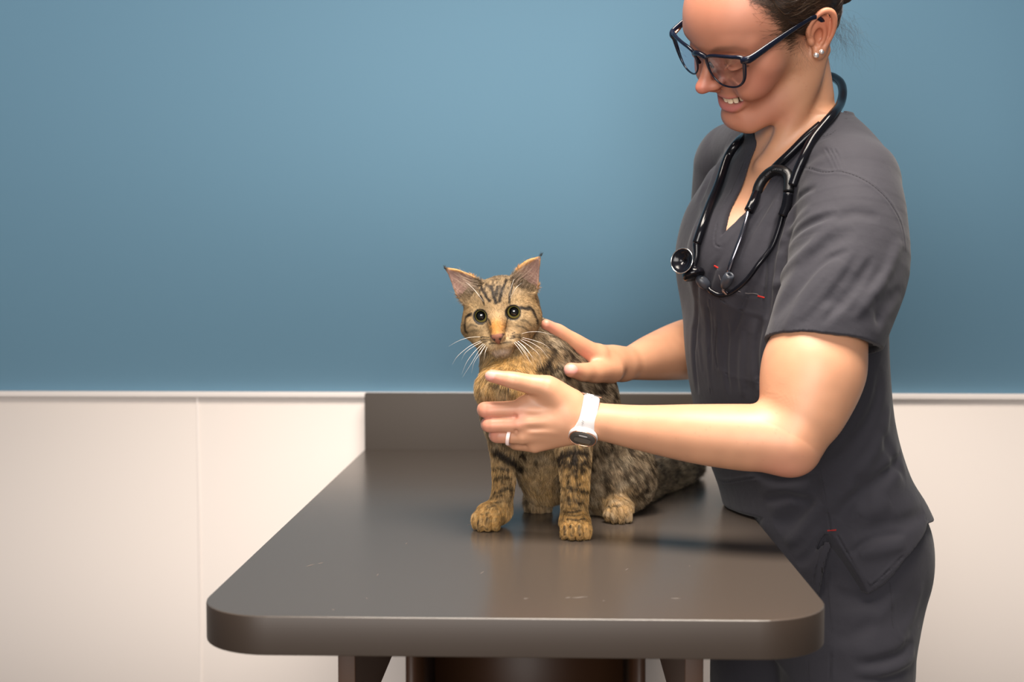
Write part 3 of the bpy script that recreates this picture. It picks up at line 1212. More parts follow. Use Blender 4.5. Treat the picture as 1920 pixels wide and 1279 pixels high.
# creases and drape of the cloth, each given by where it runs on the surface
FOLDS = [
    # sleeve
    ([(1452, 470), (1500, 430), (1548, 408), (1570, 400)], .006, .0045),
    ([(1448, 540), (1500, 480), (1560, 425)], .010, -.004),
    ([(1450, 600), (1490, 540), (1540, 470), (1600, 430)], .012, .0045),
    ([(1470, 620), (1530, 540), (1580, 490)], .010, -.004),
    ([(1510, 640), (1570, 560), (1610, 510)], .012, .004),
    ([(1560, 640), (1620, 570), (1660, 520)], .011, -.004),
    ([(1600, 640), (1650, 590), (1690, 540)], .009, .004),
    ([(1640, 560), (1672, 500), (1690, 450)], .009, -.003),
    ([(1455, 430), (1490, 380), (1530, 352)], .006, .003),
    ([(1462, 500), (1480, 440), (1520, 390)], .006, -.003),
    # between sleeve and chest
    ([(1440, 600), (1444, 530), (1452, 470), (1472, 400), (1500, 350)], .006, .007),
    # chest drape
    ([(1420, 540), (1450, 450), (1475, 380)], .007, .0035),
    ([(1400, 520), (1425, 440), (1462, 360)], .006, -.003),
    ([(1375, 520), (1405, 440), (1450, 370)], .005, .003),
    ([(1310, 380), (1330, 330), (1352, 290)], .009, .005),
    ([(1325, 400), (1350, 330), (1375, 280)], .006, -.004),
    ([(1298, 470), (1310, 420), (1318, 370)], .006, .003),
    ([(1335, 700), (1330, 600), (1335, 520), (1360, 470)], .005, .0025),
    ([(1310, 740), (1305, 620), (1310, 520)], .006, .004),
    ([(1350, 700), (1345, 600), (1355, 520)], .005, -.002),
    # under the arm and waist
    ([(1650, 690), (1640, 760), (1600, 830), (1550, 880)], .010, .004),
    ([(1668, 760), (1640, 850), (1590, 900)], .010, -.004),
    ([(1690, 850), (1650, 900), (1600, 935), (1570, 975)], .010, .006),
    ([(1720, 910), (1670, 940), (1610, 965)], .012, -.004),
    ([(1735, 960), (1680, 985), (1610, 1000)], .012, .004),
    ([(1700, 1020), (1660, 1030), (1610, 1040)], .010, -.003),
    ([(1545, 900), (1500, 960), (1450, 985)], .012, .004),
    ([(1540, 940), (1500, 1000), (1470, 1020)], .010, -.004),
    ([(1550, 1000), (1520, 1040), (1495, 1060)], .008, .004),
    ([(1400, 880), (1450, 900), (1520, 895)], .008, .003),
    ([(1480, 560), (1530, 500), (1590, 470)], .006, .003),
    ([(1500, 600), (1560, 530), (1600, 470)], .006, -.0025),
    ([(1540, 610), (1600, 540), (1640, 480)], .006, .003),
    ([(1600, 600), (1640, 550), (1670, 500)], .006, -.0025),
    ([(1470, 350), (1520, 300), (1570, 280)], .010, .002),
    ([(1560, 420), (1600, 400), (1650, 410)], .009, .002),
    ([(1430, 600), (1420, 660), (1425, 730)], .006, .004),
    ([(1395, 620), (1390, 690), (1392, 745)], .006, -.0025),
    ([(1365, 600), (1362, 680), (1368, 740)], .005, .0025),
    ([(1318, 700), (1312, 600), (1318, 500)], .004, -.0025),
    ([(1600, 880), (1620, 920), (1625, 980)], .009, .003),
    ([(1650, 800), (1670, 850), (1700, 900)], .008, .003),
    ([(1590, 1040), (1640, 1010), (1700, 1000)], .006, .0025),
    ([(1430, 940), (1480, 930), (1530, 950)], .008, .003),
    ([(1370, 640), (1400, 560), (1410, 520)], .005, .002),
]
for pts, w, a in FOLDS:
    h = top0.hits(pts)
    if len(h) > 1:
        top.fold(spline(h, 3), w * .9, a * 1.45)


def drape(p):
    q = p * A(1, 1, 0.55)
    return noise(q, 14, 1) * .0024 + noise(q, 34, 2) * .0008


top.disp(drape)
# stitched hems: a shallow channel a little above every edge
def seam(S, pts, w=.0014, a=.0022, base=top0):
    h = base.hits(pts)
    if len(h) > 1:
        S.fold(spline(h, 3), w, a, 0.6, 25)


SEAMS = [
    [(1436, 619), (1480, 627), (1540, 637), (1600, 644), (1637, 645)],
    [(1497, 310), (1540, 322), (1580, 322), (1625, 340), (1665, 375), (1690, 420), (1698, 470)],   # sleeve head
    [(1492, 316), (1470, 350), (1452, 400), (1443, 480)],
    [(1540, 266), (1556, 292), (1570, 322)],
    [(1552, 262), (1570, 290), (1582, 320)], [(1546, 264), (1563, 291), (1576, 321)],
    [(1588, 222), (1560, 250), (1530, 258)],                                                       # collar band
    [(1480, 312), (1452, 350), (1412, 405), (1386, 428), (1355, 462)],
    [(1396, 300), (1366, 370), (1344, 425), (1341, 458), (1356, 464)],
    [(1340, 462), (1332, 560), (1330, 660), (1334, 740)],
    [(1538, 880), (1548, 930), (1558, 998)],
    [(1546, 1008), (1534, 1050), (1525, 1095)],
    [(1570, 1003), (1600, 1054), (1632, 1100)],
    [(1632, 1100), (1690, 1045), (1738, 968)],
    # chest pocket
    [(1347, 500), (1352, 530), (1395, 555), (1432, 560)],
    [(1350, 560), (1385, 580), (1432, 590)],
    [(1345, 520), (1345, 600), (1347, 690), (1425, 715)],
    [(1340, 890), (1355, 903), (1420, 896), (1535, 885)],
]
for sm in SEAMS:
    seam(top, sm)
V, F = top.mesh((0.10, 1.36, 0.77), (0.50, 1.98, 1.46), 0.0018)
print('top', len(V))
top_o = link_mesh('scrub_top', V, F, M['scrub'], person)


def stitches(name, pts, mt, parent, dash=.0028, gap=.0014, rad=.00016, lift=.0004, S=None):
    h = (S or top).hits(pts, lift)
    if len(h) < 2:
        return None
    if max(np.linalg.norm(np.diff(np.array(h), axis=0), axis=1)) > .08:
        return None
    q = spline(h, 12)
    L = np.concatenate([[0], np.cumsum(np.linalg.norm(np.diff(q, axis=0), axis=1))])
    parts = []
    t = 0
    while t + dash < L[-1]:
        pp = [A([np.interp(x, L, q[:, j]) for j in range(3)]) for x in np.linspace(t, t + dash, 3)]
        parts.append(tube_mesh(pp, rad, sec=5, n=1, caps=False))
        t += dash + gap
    if not parts:
        return None
    V, F = merge(parts)
    return link_mesh(name, V, F, mt, parent)


for i in (0, 1, 6, 10, 11, 12, 13):
    stitches('stitching', SEAMS[i], M['thread'], top_o)
for i in (8, 9, 14, 15, 16, 17, 18):
    if i < len(SEAMS):
        stitches('seam_line', SEAMS[i], M['thread'], top_o, dash=.012, gap=.0002, rad=.00018, lift=-.0003)
pk = stitches('pocket_edge', [(1345, 502), (1350, 522), (1358, 535)], M['pale_thread'], top_o, dash=.004, gap=0.0001, rad=.0004)
stitches('pocket_edge', [(1384, 546), (1400, 550), (1418, 551), (1436, 560)], M['pale_thread'], top_o, dash=.004, gap=0.0001, rad=.0004)
for a, b in (((1339, 498), (1346, 502)), ((1421, 555), (1432, 558)), ((1552, 995), (1567, 994)), ((1532, 257), (1539, 251))):
    h = top.hits([a, ((a[0] + b[0]) / 2, (a[1] + b[1]) / 2), b], .0005)
    if len(h) == 3:
        h = np.array(h)
        e = h[-1] - h[0]; e /= np.linalg.norm(e)
        parts = []
        for k in range(9):
            c = h[0] + (h[-1] - h[0]) * k / 8
            up2 = np.cross(e, top.grad(c[None])[0])
            parts.append(tube_mesh([c - up2 * .0010 + e * .0005, c + up2 * .0010], .0004, sec=6, n=1))
        V, F = parts[0][0], parts[0][1]
        V, F = merge(parts)
        link_mesh('red_bartack', V, F, M['red_thread'], top_o)

# ------------------------------------------------------------------ scrub trousers
def build_pants():
    S = Solid()
    K = [(k[0], k[1], k[2], k[3] - .009, k[4] - .009) for k in TORSO if k[0] < 1.0]
    zl = min(k[0] for k in K)
    x0 = W(1555, 1200, 1.685)[0]
    lastk = tk(0, 1200, 1385, 1690, 1.685, .80)
    K.append((lastk[0], lastk[1], lastk[2], lastk[3] - .006, lastk[4] - .006))
    S.add(s_loft(K, FW, LF, zhi=0.97))
    cx, cy = lastk[1], lastk[2]
    for s in (1, -1):
        c = lambda z, o, f: A(cx, cy, z) + LF * s * o + FW * f
        S.add(s_chain([c(lastk[0] + .02, .070, .018), c(.62, .074, .022), c(.45, .080, .02), c(.25, .085, .01), c(.05, .085, 0)],
                      [.084, .080, .074, .070, .068]), .03)
    S.cut(s_half((0, 0, 0.035), (0, 0, -1)))
    return S


pants0 = build_pants()
pants = build_pants()
PF = [([(1712, 1200), (1690, 1225), (1650, 1240), (1600, 1245)], .008, .006),
      ([(1716, 1225), (1690, 1250), (1640, 1262)], .008, -.006),
      ([(1706, 1245), (1670, 1268), (1600, 1275)], .007, .005),
      ([(1640, 1160), (1600, 1190), (1560, 1200)], .010, .004),
      ([(1680, 1110), (1650, 1150), (1590, 1170)], .010, -.004),
      ([(1560, 1110), (1600, 1120), (1650, 1120)], .008, .003),
      ([(1562, 1160), (1600, 1150), (1640, 1140)], .008, -.003),
      ([(1730, 1090), (1715, 1150), (1690, 1190)], .008, -.003)]
for pts, w, a in PF:
    h = pants0.hits(pts)
    if len(h) > 1:
        pants.fold(spline(h, 4), w, a)
pants.disp(drape)
pants.sub(TABLE_GAP, .006)
PS = [[(1668, 1092), (1672, 1130), (1676, 1180), (1703, 1203), (1725, 1175)], [(1556, 1010), (1552, 1080), (1560, 1200), (1556, 1278)],
      [(1516, 1240), (1518, 1278)]]
for sm in PS:
    seam(pants, sm, base=pants0)
V, F = pants.mesh((0.14, 1.38, 0.02), (0.56, 2.0, 0.98), 0.0034)
pants_o = link_mesh('scrub_trousers', V, F, M['scrub'], person)
for sm in PS:
    stitches('stitching', sm, M['thread'], pants_o, S=pants)
for s in (1, -1):
    S = Solid()
    c = A(TORSO[-1][1], 1.685, 0) + LF * s * .09
    S.add(s_chain([c + FW * -.05 + A(0, 0, .035), c + FW * .06 + A(0, 0, .034), c + FW * .15 + A(0, 0, .026)], [.038, .04, .03]))
    S.add(s_cone(c + FW * -.03 + A(0, 0, .06), c + A(0, 0, .09), .042, .04), .02)
    S.cut(s_half((0, 0, 0.0), (0, 0, -1)))
    V, F = S.mesh((-.2, 1.2, -.01), (.7, 2.1, .15), .005)
    link_mesh('shoe', V, F, M['rubber_matte'], person)
# ------------------------------------------------------------------ the cat
cat = tag(empty('cat', (W(1040, 900, 1.62)[0], 1.62, TZ)),
          'brown tabby cat sitting upright on the taupe table, facing the viewer', 'cat')
_r, _y, _p = math.radians(7.3), math.radians(7), math.radians(4)
CM = np.array(Matrix.Rotation(-_r, 3, 'Y') @ Matrix.Rotation(-_y, 3, 'Z') @ Matrix.Rotation(_p, 3, 'X'))
CO = W(934, 588, 1.545)
CS = 1.0


def C(x, y, z):
    return CO + CM @ (A(x, y, z) * .001 * CS)


def cs_(f):
    return lambda p: f(((p - CO) @ CM) * (1000 / CS)) * .001 * CS


def WZ(px, Z, Y):
    q = W(px, 900, Y)
    return A(q[0], Y, Z)


def paw(S, px, Y, wd, turn=0.0, tb=0.0):
    c = WZ(px, TZ + .0150, Y)
    S.add(s_ell(c + A(0, .004, 0), (wd, .023, .0150)), .008)
    for k, (dx, dy) in enumerate(((-.72, .004), (-.26, -.002), (.26, -.002), (.72, .004))):
        q = A(dx * wd, -.017 + dy, -.0042)
        q = A(q[0] * math.cos(turn) - q[1] * math.sin(turn), q[0] * math.sin(turn) + q[1] * math.cos(turn), q[2])
        S.add(s_ell(c + q, (wd * .33, .0095, .0102)), .0013)


def build_cat():
    S = Solid()
    a = lambda f, k=0.0: S.add(cs_(f), k * .001)
    b = lambda f, k=0.0: S.sub(cs_(f), k * .001)
    # trunk
    S.add(s_chain([W(975, 700, 1.583), W(1008, 740, 1.605), W(1062, 795, 1.650), W(1112, 862, 1.695)], [.046, .054, .063, .064], 8))
    S.add(s_ell(W(1130, 892, 1.715), (.062, .058, .050)), .03)
    S.add(s_ell(W(950, 730, 1.530), (.034, .036, .026)), .030)
    S.add(s_ell(W(936, 733, 1.540), (.024, .030, .024)), .012)
    S.add(s_chain([W(990, 780, 1.592), W(1006, 850, 1.638), W(1022, 905, 1.668)], [.038, .036, .028], 6), .02)
    S.add(s_chain([C(0, 34, -12), W(962, 655, 1.60), W(985, 700, 1.595)], [.034, .041, .047], 6), .02)
    S.add(s_chain([W(1010, 640, 1.61), W(1050, 690, 1.63), W(1095, 735, 1.665)], [.026, .033, .040], 6), .03)
    # thigh, hind foot, tail
    S.add(s_ell(W(1158, 890, 1.690), (.046, .050, .047)), .03)
    S.add(s_chain([WZ(1150, TZ + .018, 1.69), WZ(1156, TZ + .015, 1.64)], [.020, .016], 4), .014)
    paw(S, 1160, 1.632, .0165, -0.1)
    S.add(s_chain([WZ(1190, TZ + .026, 1.76), WZ(1226, TZ + .023, 1.83), WZ(1266, TZ + .021, 1.90), WZ(1300, TZ + .019, 1.97)],
                  [.030, .022, .021, .015], 6), .025)
    # fore legs
    S.add(s_chain([W(1068, 790, 1.585), W(1077, 870, 1.558), W(1078, 925, 1.548), W(1077, 975, 1.538)], [.030, .0195, .0165, .0155], 8), .016)
    paw(S, 1079, 1.527, .0172)
    S.add(s_chain([W(948, 780, 1.580), W(946, 850, 1.580), W(943, 915, 1.588), W(938, 955, 1.592)], [.028, .0175, .0140, .0135], 8), .014)
    S.add(s_chain([W(938, 955, 1.592), WZ(922, TZ + .016, 1.578)], [.0130, .0122], 3), .008)
    paw(S, 917, 1.577, .0166, -0.25)
    # the other hind foot, mostly hidden
    paw(S, 1008, 1.700, .0165)
    # head
    a(s_ell((0, 30, 4), (46, 43, 38)), 12)
    for x in (1, -1):
        a(s_ell((x * 26, 13, -12), (24, 24, 20)), 12)
        a(s_ell((x * 15, 6, -28), (20, 20, 15)), 12)
    a(s_ell((0, 10, 17), (30, 20, 19)), 10)
    a(s_chain([(0, 1, 14), (0, -9, 0), (0, -18, -12), (0, -25, -23)], [11, 10, 9.0, 7.5], 6), 7)
    for x in (1, -1):
        a(s_ell((x * 8.5, -12.5, -33), (12.5, 11, 9)), 11)
        a(s_ell((x * 20, 4, 0), (13.0, 13.0, 12.2)), 5)
    a(s_ell((0, -9, -43.5), (11, 9.5, 7.5)), 10)
    a(s_ell((0, -26.5, -25.5), (8.4, 4.2, 4.6)), 3)
    b(s_chain([(0, -32, -31), (0, -27, -38), (6, -24, -41.5), (16, -14, -41)], [.8, .7, .7, .5], 4), 1.5)
    b(s_chain([(0, -27, -38), (-6, -24, -41.5), (-16, -14, -41)], [.8, .8, .5], 4), 1.5)
    for x in (1, -1):
        b(s_ell((x * 3.8, -31.0, -26.5), (1.4, 2, 1.1)), .6)
        eye_axis = A(x * 0.17, -1, 0.0)
        b(s_cone(A(x * 20.3, -25, 0), A(x * 19.5, 0, 0), 8.6, 8.6), 1.0)
        n = CM.T @ A(0, 1, 0)
        base, tip = A(x * 34, 20, 30), A(x * 59, 12, 62)
        fl = (A(x * .15, 1, 0.1) / math.sqrt(1.0325), .55)
        mid = base * .45 + tip * .55 + A(-x * 1, 1.5, 1)
        a(s_chain([base, mid, tip], [20.5, 12.0, 1.5], 6, fl), 5)
        sh = A(-x * 0.5, -6.5, -0.5)
        b(s_chain([base + sh + A(0, 1.0, 3), mid + sh + A(0, 1.5, 0), tip * .93 + base * .07 + sh * .45], [17.2, 9.6, .6], 6, fl), 1.5)
    # slight ruffle of the coat
    S.disp(lambda p: noise(p, 70, 5) * .0012 + noise(p, 28, 6) * .0015)
    S.cut(s_half((0, 0, TZ + .0004), (0, 0, -1)))
    return S


catS = build_cat()


def ccrop(pts):                     # coordinates read off a magnified view of the face
    return [(820 + x / 4.92, 460 + y / 4.92) for x, y in pts]


def cbody(pts):                     # and of the body
    return [(860 + x / 3.552, 680 + y / 3.552) for x, y in pts]


STRIPES = []                        # (points on the coat, half width, strength)
def st(pts, w, a):
    w = max(w, .0008)
    h = catS.hits(pts)
    if len(h) > 1:
        STRIPES.append((spline(h, 3), w, a))


for pts, w, a in (
    ([(395, 330), (410, 400), (440, 460), (480, 515)], 1.5, .85),
    ([(475, 280), (500, 380), (515, 460), (540, 530)], 1.9, .8),
    ([(560, 280), (555, 380), (545, 460)], 1.6, .75),
    ([(640, 320), (605, 400), (585, 460), (575, 520)], 1.6, .85),
    ([(690, 300), (685, 400), (668, 470), (663, 530)], 1.3, .85),
    ([(400, 470), (425, 520), (432, 556)], 1.1, .8),
    ([(345, 320), (370, 400)], 2.0, .6),
    ([(440, 300), (450, 380)], 1.6, .6),
    ([(620, 260), (625, 330)], 2.0, .6),
    ([(352, 632), (300, 640), (266, 664), (256, 715), (268, 800)], 2.1, 1),
    ([(772, 578), (815, 582), (860, 582), (893, 630), (920, 715)], 2.2, .98),
    ([(280, 760), (310, 730), (360, 745)], 1.0, .5),
    ([(300, 800), (340, 780), (390, 790)], 1.0, .45),
    ([(770, 690), (820, 700), (865, 740)], 1.0, .5),
    ([(740, 740), (800, 760), (850, 800)], 1.0, .45),
    ([(468, 680), (482, 700), (492, 735)], .9, .85),
    ([(652, 668), (643, 690), (638, 722)], .9, .9),
    ([(498, 760), (500, 800)], .8, .5),
    ([(640, 750), (638, 790)], 1.4, .5),
    ([(400, 850), (440, 845), (475, 850)], .45, .8),
    ([(395, 872), (440, 868), (480, 872)], .45, .8),
    ([(420, 895), (460, 886)], .4, .7),
    ([(680, 840), (720, 826), (765, 828)], .45, .8),
    ([(675, 862), (720, 848), (770, 848)], .45, .8),
    ([(690, 815), (712, 805)], .5, .8),
    ([(575, 880), (576, 908)], .6, .9),
    ([(480, 908), (530, 902), (576, 908), (625, 898), (680, 892)], .5, .7),
    ([(215, 540), (225, 575)], 2.5, .8),
    ([(890, 450), (920, 470)], 2.6, .85),
    ([(960, 840), (990, 900), (1040, 960)], 2.6, .45),
    ([(1070, 960), (1040, 1010), (1010, 1060)], 3.0, .75),
    ([(1040, 1080), (980, 1110), (900, 1150)], 1.9, .9),
    ([(1000, 1170), (960, 1215), (940, 1240)], 2.2, .7),
    ([(1150, 930), (1170, 1000), (1150, 1060)], 3.0, .6),
    ([(1220, 990), (1270, 1050)], 3.0, .6),
):
    st(ccrop(pts), w * .001, a)
for pts, w, a in (
    ([(240, 590), (300, 620), (360, 660), (405, 700)], 6.0, .95),
    ([(420, 600), (440, 640)], 3.0, .8),
    ([(235, 770), (290, 755), (350, 765)], 2.2, .85),
    ([(225, 815), (290, 800), (350, 820)], 1.5, .55),
    ([(230, 870), (290, 850), (360, 830)], 2.0, .75),
    ([(215, 935), (280, 925), (345, 900)], 1.4, .5),
    ([(205, 965), (240, 950)], 1.2, .5),
    ([(665, 640), (700, 610), (760, 590), (850, 600)], 5.5, .92),
    ([(760, 640), (830, 650), (880, 640)], 4.0, .85),
    ([(680, 700), (740, 690)], 2.0, .7),
    ([(770, 715), (830, 710), (880, 705)], 3.4, .92),
    ([(670, 780), (730, 790), (800, 810), (870, 830)], 2.6, .9),
    ([(820, 850), (860, 850)], 2.6, .85),
    ([(670, 850), (720, 870), (760, 890)], 1.8, .6),
    ([(690, 900), (750, 920), (830, 915)], 1.8, .6),
    ([(690, 960), (760, 975), (850, 960)], 1.5, .55),
    ([(700, 1010), (770, 1020), (850, 1010)], 1.3, .5),
    ([(745, 1085), (750, 1155)], 1.3, .9),
    ([(703, 1090), (706, 1145)], 1.2, .8),
    ([(800, 1085), (805, 1150)], 1.3, .85),
    ([(130, 1050), (128, 1105)], 1.2, .8),
    ([(192, 1035), (190, 1115)], 1.4, .85),
    ([(520, 20), (560, 5), (600, -15)], 2.2, .8),
    ([(180, 85), (250, 140), (330, 170)], 2.6, .55),
    ([(1040, 1000), (1045, 1080)], 1.6, .7),
    ([(1000, 960), (1060, 950)], 2.0, .6),
    ([(230, 700), (280, 700), (330, 715)], 1.8, .8), ([(222, 745), (265, 735)], 1.4, .7), ([(285, 790), (350, 800)], 1.5, .8),
    ([(225, 845), (300, 835), (360, 850)], 1.2, .8), ([(215, 900), (280, 885), (355, 875)], 1.3, .8), ([(250, 930), (330, 925)], 1.2, .6),
    ([(670, 670), (720, 660), (790, 680), (870, 675)], 2.8, .9), ([(672, 740), (730, 745), (790, 755)], 2.2, .85),
    ([(690, 820), (750, 835), (810, 850)], 2.0, .9), ([(675, 880), (730, 895), (800, 885), (865, 890)], 1.6, .85), ([(680, 930), (740, 945), (800, 935), (860, 945)], 1.4, .8),
    ([(685, 985), (730, 995), (790, 990), (855, 985)], 1.3, .75), ([(720, 1040), (780, 1050), (840, 1040)], 1.2, .7), ([(150, 1010), (200, 1000)], 1.2, .6),
    ([(560, 60), (620, 30), (680, 20)], 2.4, .8), ([(620, 80), (690, 60), (730, 100)], 2.4, .7), ([(860, 220), (900, 180), (960, 190)], 2.6, .6),
    ([(930, 560), (980, 600), (1000, 680)], 2.6, .5), ([(1040, 600), (1090, 680), (1090, 760)], 3.0, .5), ([(1130, 640), (1180, 740), (1170, 840)], 3.2, .5),
    ([(960, 700), (990, 780), (980, 860)], 2.6, .45), ([(1200, 700), (1240, 800), (1220, 900)], 3.0, .5), ([(940, 1010), (950, 1060)], 1.4, .6),
    ([(1090, 1010), (1095, 1070)], 1.2, .6), ([(120, 110), (140, 160), (200, 210)], 1.6, .6), ([(230, 120), (280, 170), (360, 190)], 2.0, .5), ([(130, 200), (170, 240)], 1.4, .6),
    ([(510, 650), (515, 680)], 2.0, .7),
):
    st(cbody(pts), w * .001, a)

EYES = [C(-20, 2.6, 0), C(20, 2.6, 0)]
NOSE_TIP = C(0, -29, -27)


def near(p, c, r):
    return np.exp(-(((p - c) ** 2).sum(1)) / (r * r))


CRED = A(0.50, 0.285, 0.090)
CTAN = A(0.42, 0.275, 0.130)
CGRY = A(0.205, 0.150, 0.098)
CDRK = A(0.018, 0.012, 0.008)


def cat_col(p, n):
    """coat colour: warm chest, legs and muzzle, grey brown flank and back, black bands"""
    q = ((p - CO) @ CM) * 1000
    warm = np.zeros(len(p))
    for c, r, w in ((W(950, 700, 1.53), .055, 1), (W(985, 690, 1.54), .040, .8), (W(1000, 780, 1.55), .05, .8), (W(1078, 900, 1.53), .05, 1), (W(1078, 980, 1.52), .05, 1),
                    (W(942, 900, 1.57), .04, 1), (W(925, 975, 1.57), .05, 1), (W(1155, 965, 1.63), .030, .75), (W(1010, 900, 1.60), .05, .7), (W(1010, 960, 1.62), .05, .8)):
        warm = np.maximum(warm, w * near(p, c, r) * 1.15)
    warm = np.clip(warm, 0, 1)
    far = sst(p[:, 1], 1.62, 1.66)
    warm *= 1 - .8 * far * (p[:, 2] > TZ + .05)
    c = mix(np.tile(CGRY, (len(p), 1)), CRED, warm)
    c = mix(c, CDRK * 2, np.clip(noise(p * A(1, 1, 1.8), 240, 51) * 2.0 - .25, 0, 1) * .62 * warm)
    c = mix(c, (0.55, 0.38, 0.17), np.clip(noise(p * A(1, 1, 1.6), 200, 52) * 1.6 - .1, 0, 1) * .5 * warm)
    # belly, pale
    c = mix(c, (0.44, 0.31, 0.17), .9 * near(p, W(1005, 870, 1.58), .045))
    # mackerel mottling on the trunk
    st_ = noise(p * A(1, 1, .6), 95, 9) * .5 + noise(p, 200, 10) * .6
    c = mix(c, CDRK * 1.5, np.clip(.40 + st_ * 2.2, 0, 1) * .88 * (1 - warm))
    c = mix(c, (0.44, 0.35, 0.24), np.clip(noise(p, 160, 12) * 2.2 - .1, 0, 1) * .8 * (1 - warm))
    # head
    hd = (np.sqrt(((q - A(0, 20, 0)) ** 2).sum(1)) < 62) & (q[:, 1] < 45)
    hw = hd * sst(q[:, 1], 45, 25) * sst(q[:, 2], -56, -46)
    face = np.tile(A(0.37, 0.245, 0.120), (len(p), 1))
    face = mix(face, (0.26, 0.18, 0.10), sst(q[:, 2], 12, 26) * .95)
    sp_ = noise(q * A(1.2, .5, .5), .35, 41)
    face = mix(face, CDRK * 1.6, np.clip(.25 + 1.6 * sp_, 0, 1) * .85 * sst(q[:, 2], 19, 32) * (np.abs(q[:, 0]) < 32))
    face = mix(face, (0.14, 0.09, 0.05), np.clip(noise(q, .30, 43) * 1.6, 0, 1) * .65 * sst(q[:, 1], 0, 12))
    face = mix(face, (0.17, 0.118, 0.072), sst(q[:, 1], 12, 28) * .8)
    for x in (1, -1):
        d = np.sqrt((((q - A(x * 22, -4, -10)) / A(1.2, 1, 1)) ** 2).sum(1))
        face = mix(face, (0.56, 0.43, 0.25), .75 * np.exp(-(d / 9) ** 2))
        d = np.sqrt((((q - A(x * 18, -4, 12)) / A(1.5, 1, .7)) ** 2).sum(1))
        face = mix(face, (0.52, 0.38, 0.20), .7 * np.exp(-(d / 7) ** 2))
        d = np.sqrt((((q - A(x * 8, -8, 2)) / A(.6, 1, 1.8)) ** 2).sum(1))
        face = mix(face, (0.62, 0.47, 0.29), .8 * np.exp(-(d / 6) ** 2))
        d = np.sqrt((((q - A(x * 12, -24, -35)) / A(1.2, 1.2, .8)) ** 2).sum(1))
        face = mix(face, (0.66, 0.50, 0.30), .85 * np.exp(-(d / 8) ** 4))
    d = np.sqrt((((q - A(0, -20, -14)) / A(.95, 3, 1.05)) ** 2).sum(1))
    face = mix(face, (0.48, 0.205, 0.038), np.exp(-(d / 10.5) ** 4))
    d = np.sqrt((((q - A(0, -17, -45)) / A(1.5, 1.4, .62)) ** 2).sum(1))
    face = mix(face, (0.50, 0.41, 0.34), .9 * np.exp(-(d / 8) ** 4))
    c = mix(c, np.zeros(3), hw * 0) * (1 - hw)[:, None] + face * hw[:, None]
    # ears
    for x in (1, -1):
        base, tip = A(x * 34, 20, 30), A(x * 59, 12, 62)
        ax = (tip - base) / np.linalg.norm(tip - base)
        t = (q - base) @ ax
        v = q - base - t[:, None] * ax
        rr = np.sqrt(((v * A(1, 0, 1)) ** 2).sum(1))
        ear = (t > 4) * (rr < 22) * (q[:, 2] > 20) * (np.abs(q[:, 0]) > 26)
        nl = n @ CM
        inner = ear * sst(-nl[:, 1], -.15, .25) * (v[:, 1] < 7)
        lim = np.interp(t, [0, 20, 40], [19, 11.5, 1.5])
        rim = ear * sst(rr, lim - 2.0, lim - .8)
        c = mix(c, (0.13, 0.085, 0.05), ear * .9)
        c = mix(c, (0.36, 0.215, 0.175), inner * .9)
        c = mix(c, (0.52, 0.26, 0.08), rim * .9)
        c = mix(c, CDRK, ear * sst(t, 36, 41))
    for pts, w, a in STRIPES:
        lo, hi = pts.min(0) - 3 * w, pts.max(0) + 3 * w
        m = ((p > lo) & (p < hi)).all(1)
        if m.any():
            pm = p[m]
            wob = 1 + .45 * noise(pm, 330, 14)
            d = polydist(pm, pts)
            c[m] = mix(c[m], CDRK, min(a * 1.25, 1) * np.exp(-(d / (w * 1.25 * wob)) ** 4))
    # skin round the eyes, nose leather
    for e in EYES:
        d = np.sqrt((((q - (e - CO) @ CM * 1000) * A(1, 0, 1)) ** 2).sum(1))
        c = mix(c, CDRK * .5, sst(d, 10.1, 9.4) * (q[:, 1] < 8))
    d = np.sqrt((((q - A(0, -31.0, -26.0 + 0)) / A(1.25, 1, .9)) ** 2).sum(1))
    hwn = np.interp(q[:, 2], [-34, -31.5, -27, -23, -21.2], [.6, 2.2, 5.8, 8.4, 7.4])
    ex_ = np.abs(q[:, 0]) / hwn
    lea = sst(ex_, 1.12, .98) * (q[:, 2] > -34) * (q[:, 2] < -21.0) * (q[:, 1] < -20)
    c = mix(c, (0.27, 0.105, 0.065), lea)
    c = mix(c, (0.035, 0.018, 0.014), sst(ex_, .62, .98) * lea)
    dn2 = np.sqrt((((np.abs(q) - A(3.4, 0, 0)) * A(1, 0, 0) + (q - A(0, 0, -27.5)) * A(0, 0, 1.3)) ** 2).sum(1))
    c = mix(c, (0.01, 0.006, 0.005), sst(dn2, 2.0, 1.2) * lea)
    return c, warm, hw


V, F = catS.mesh((-.14, 1.46, TZ - .004), (.32, 2.03, 1.235), .00135)
print('cat', len(V))
NRM = catS.grad(V)
CC, WARM, HW = cat_col(V, NRM)
cat_body = link_mesh('body', V, F, M['cat'], cat, col=CC * .85)

# coat: strands grown from the skin
M['fur'] = bpy.data.materials.new('tabby_fur')
M['fur'].use_nodes = True
use_col(M['fur'])
bsdf(M['fur']).inputs['Roughness'].default_value = .55
bsdf(M['fur']).inputs['Specular IOR Level'].default_value = .12


def d3(x, y, z):
    v = A(x, y, z); return v / np.linalg.norm(v)


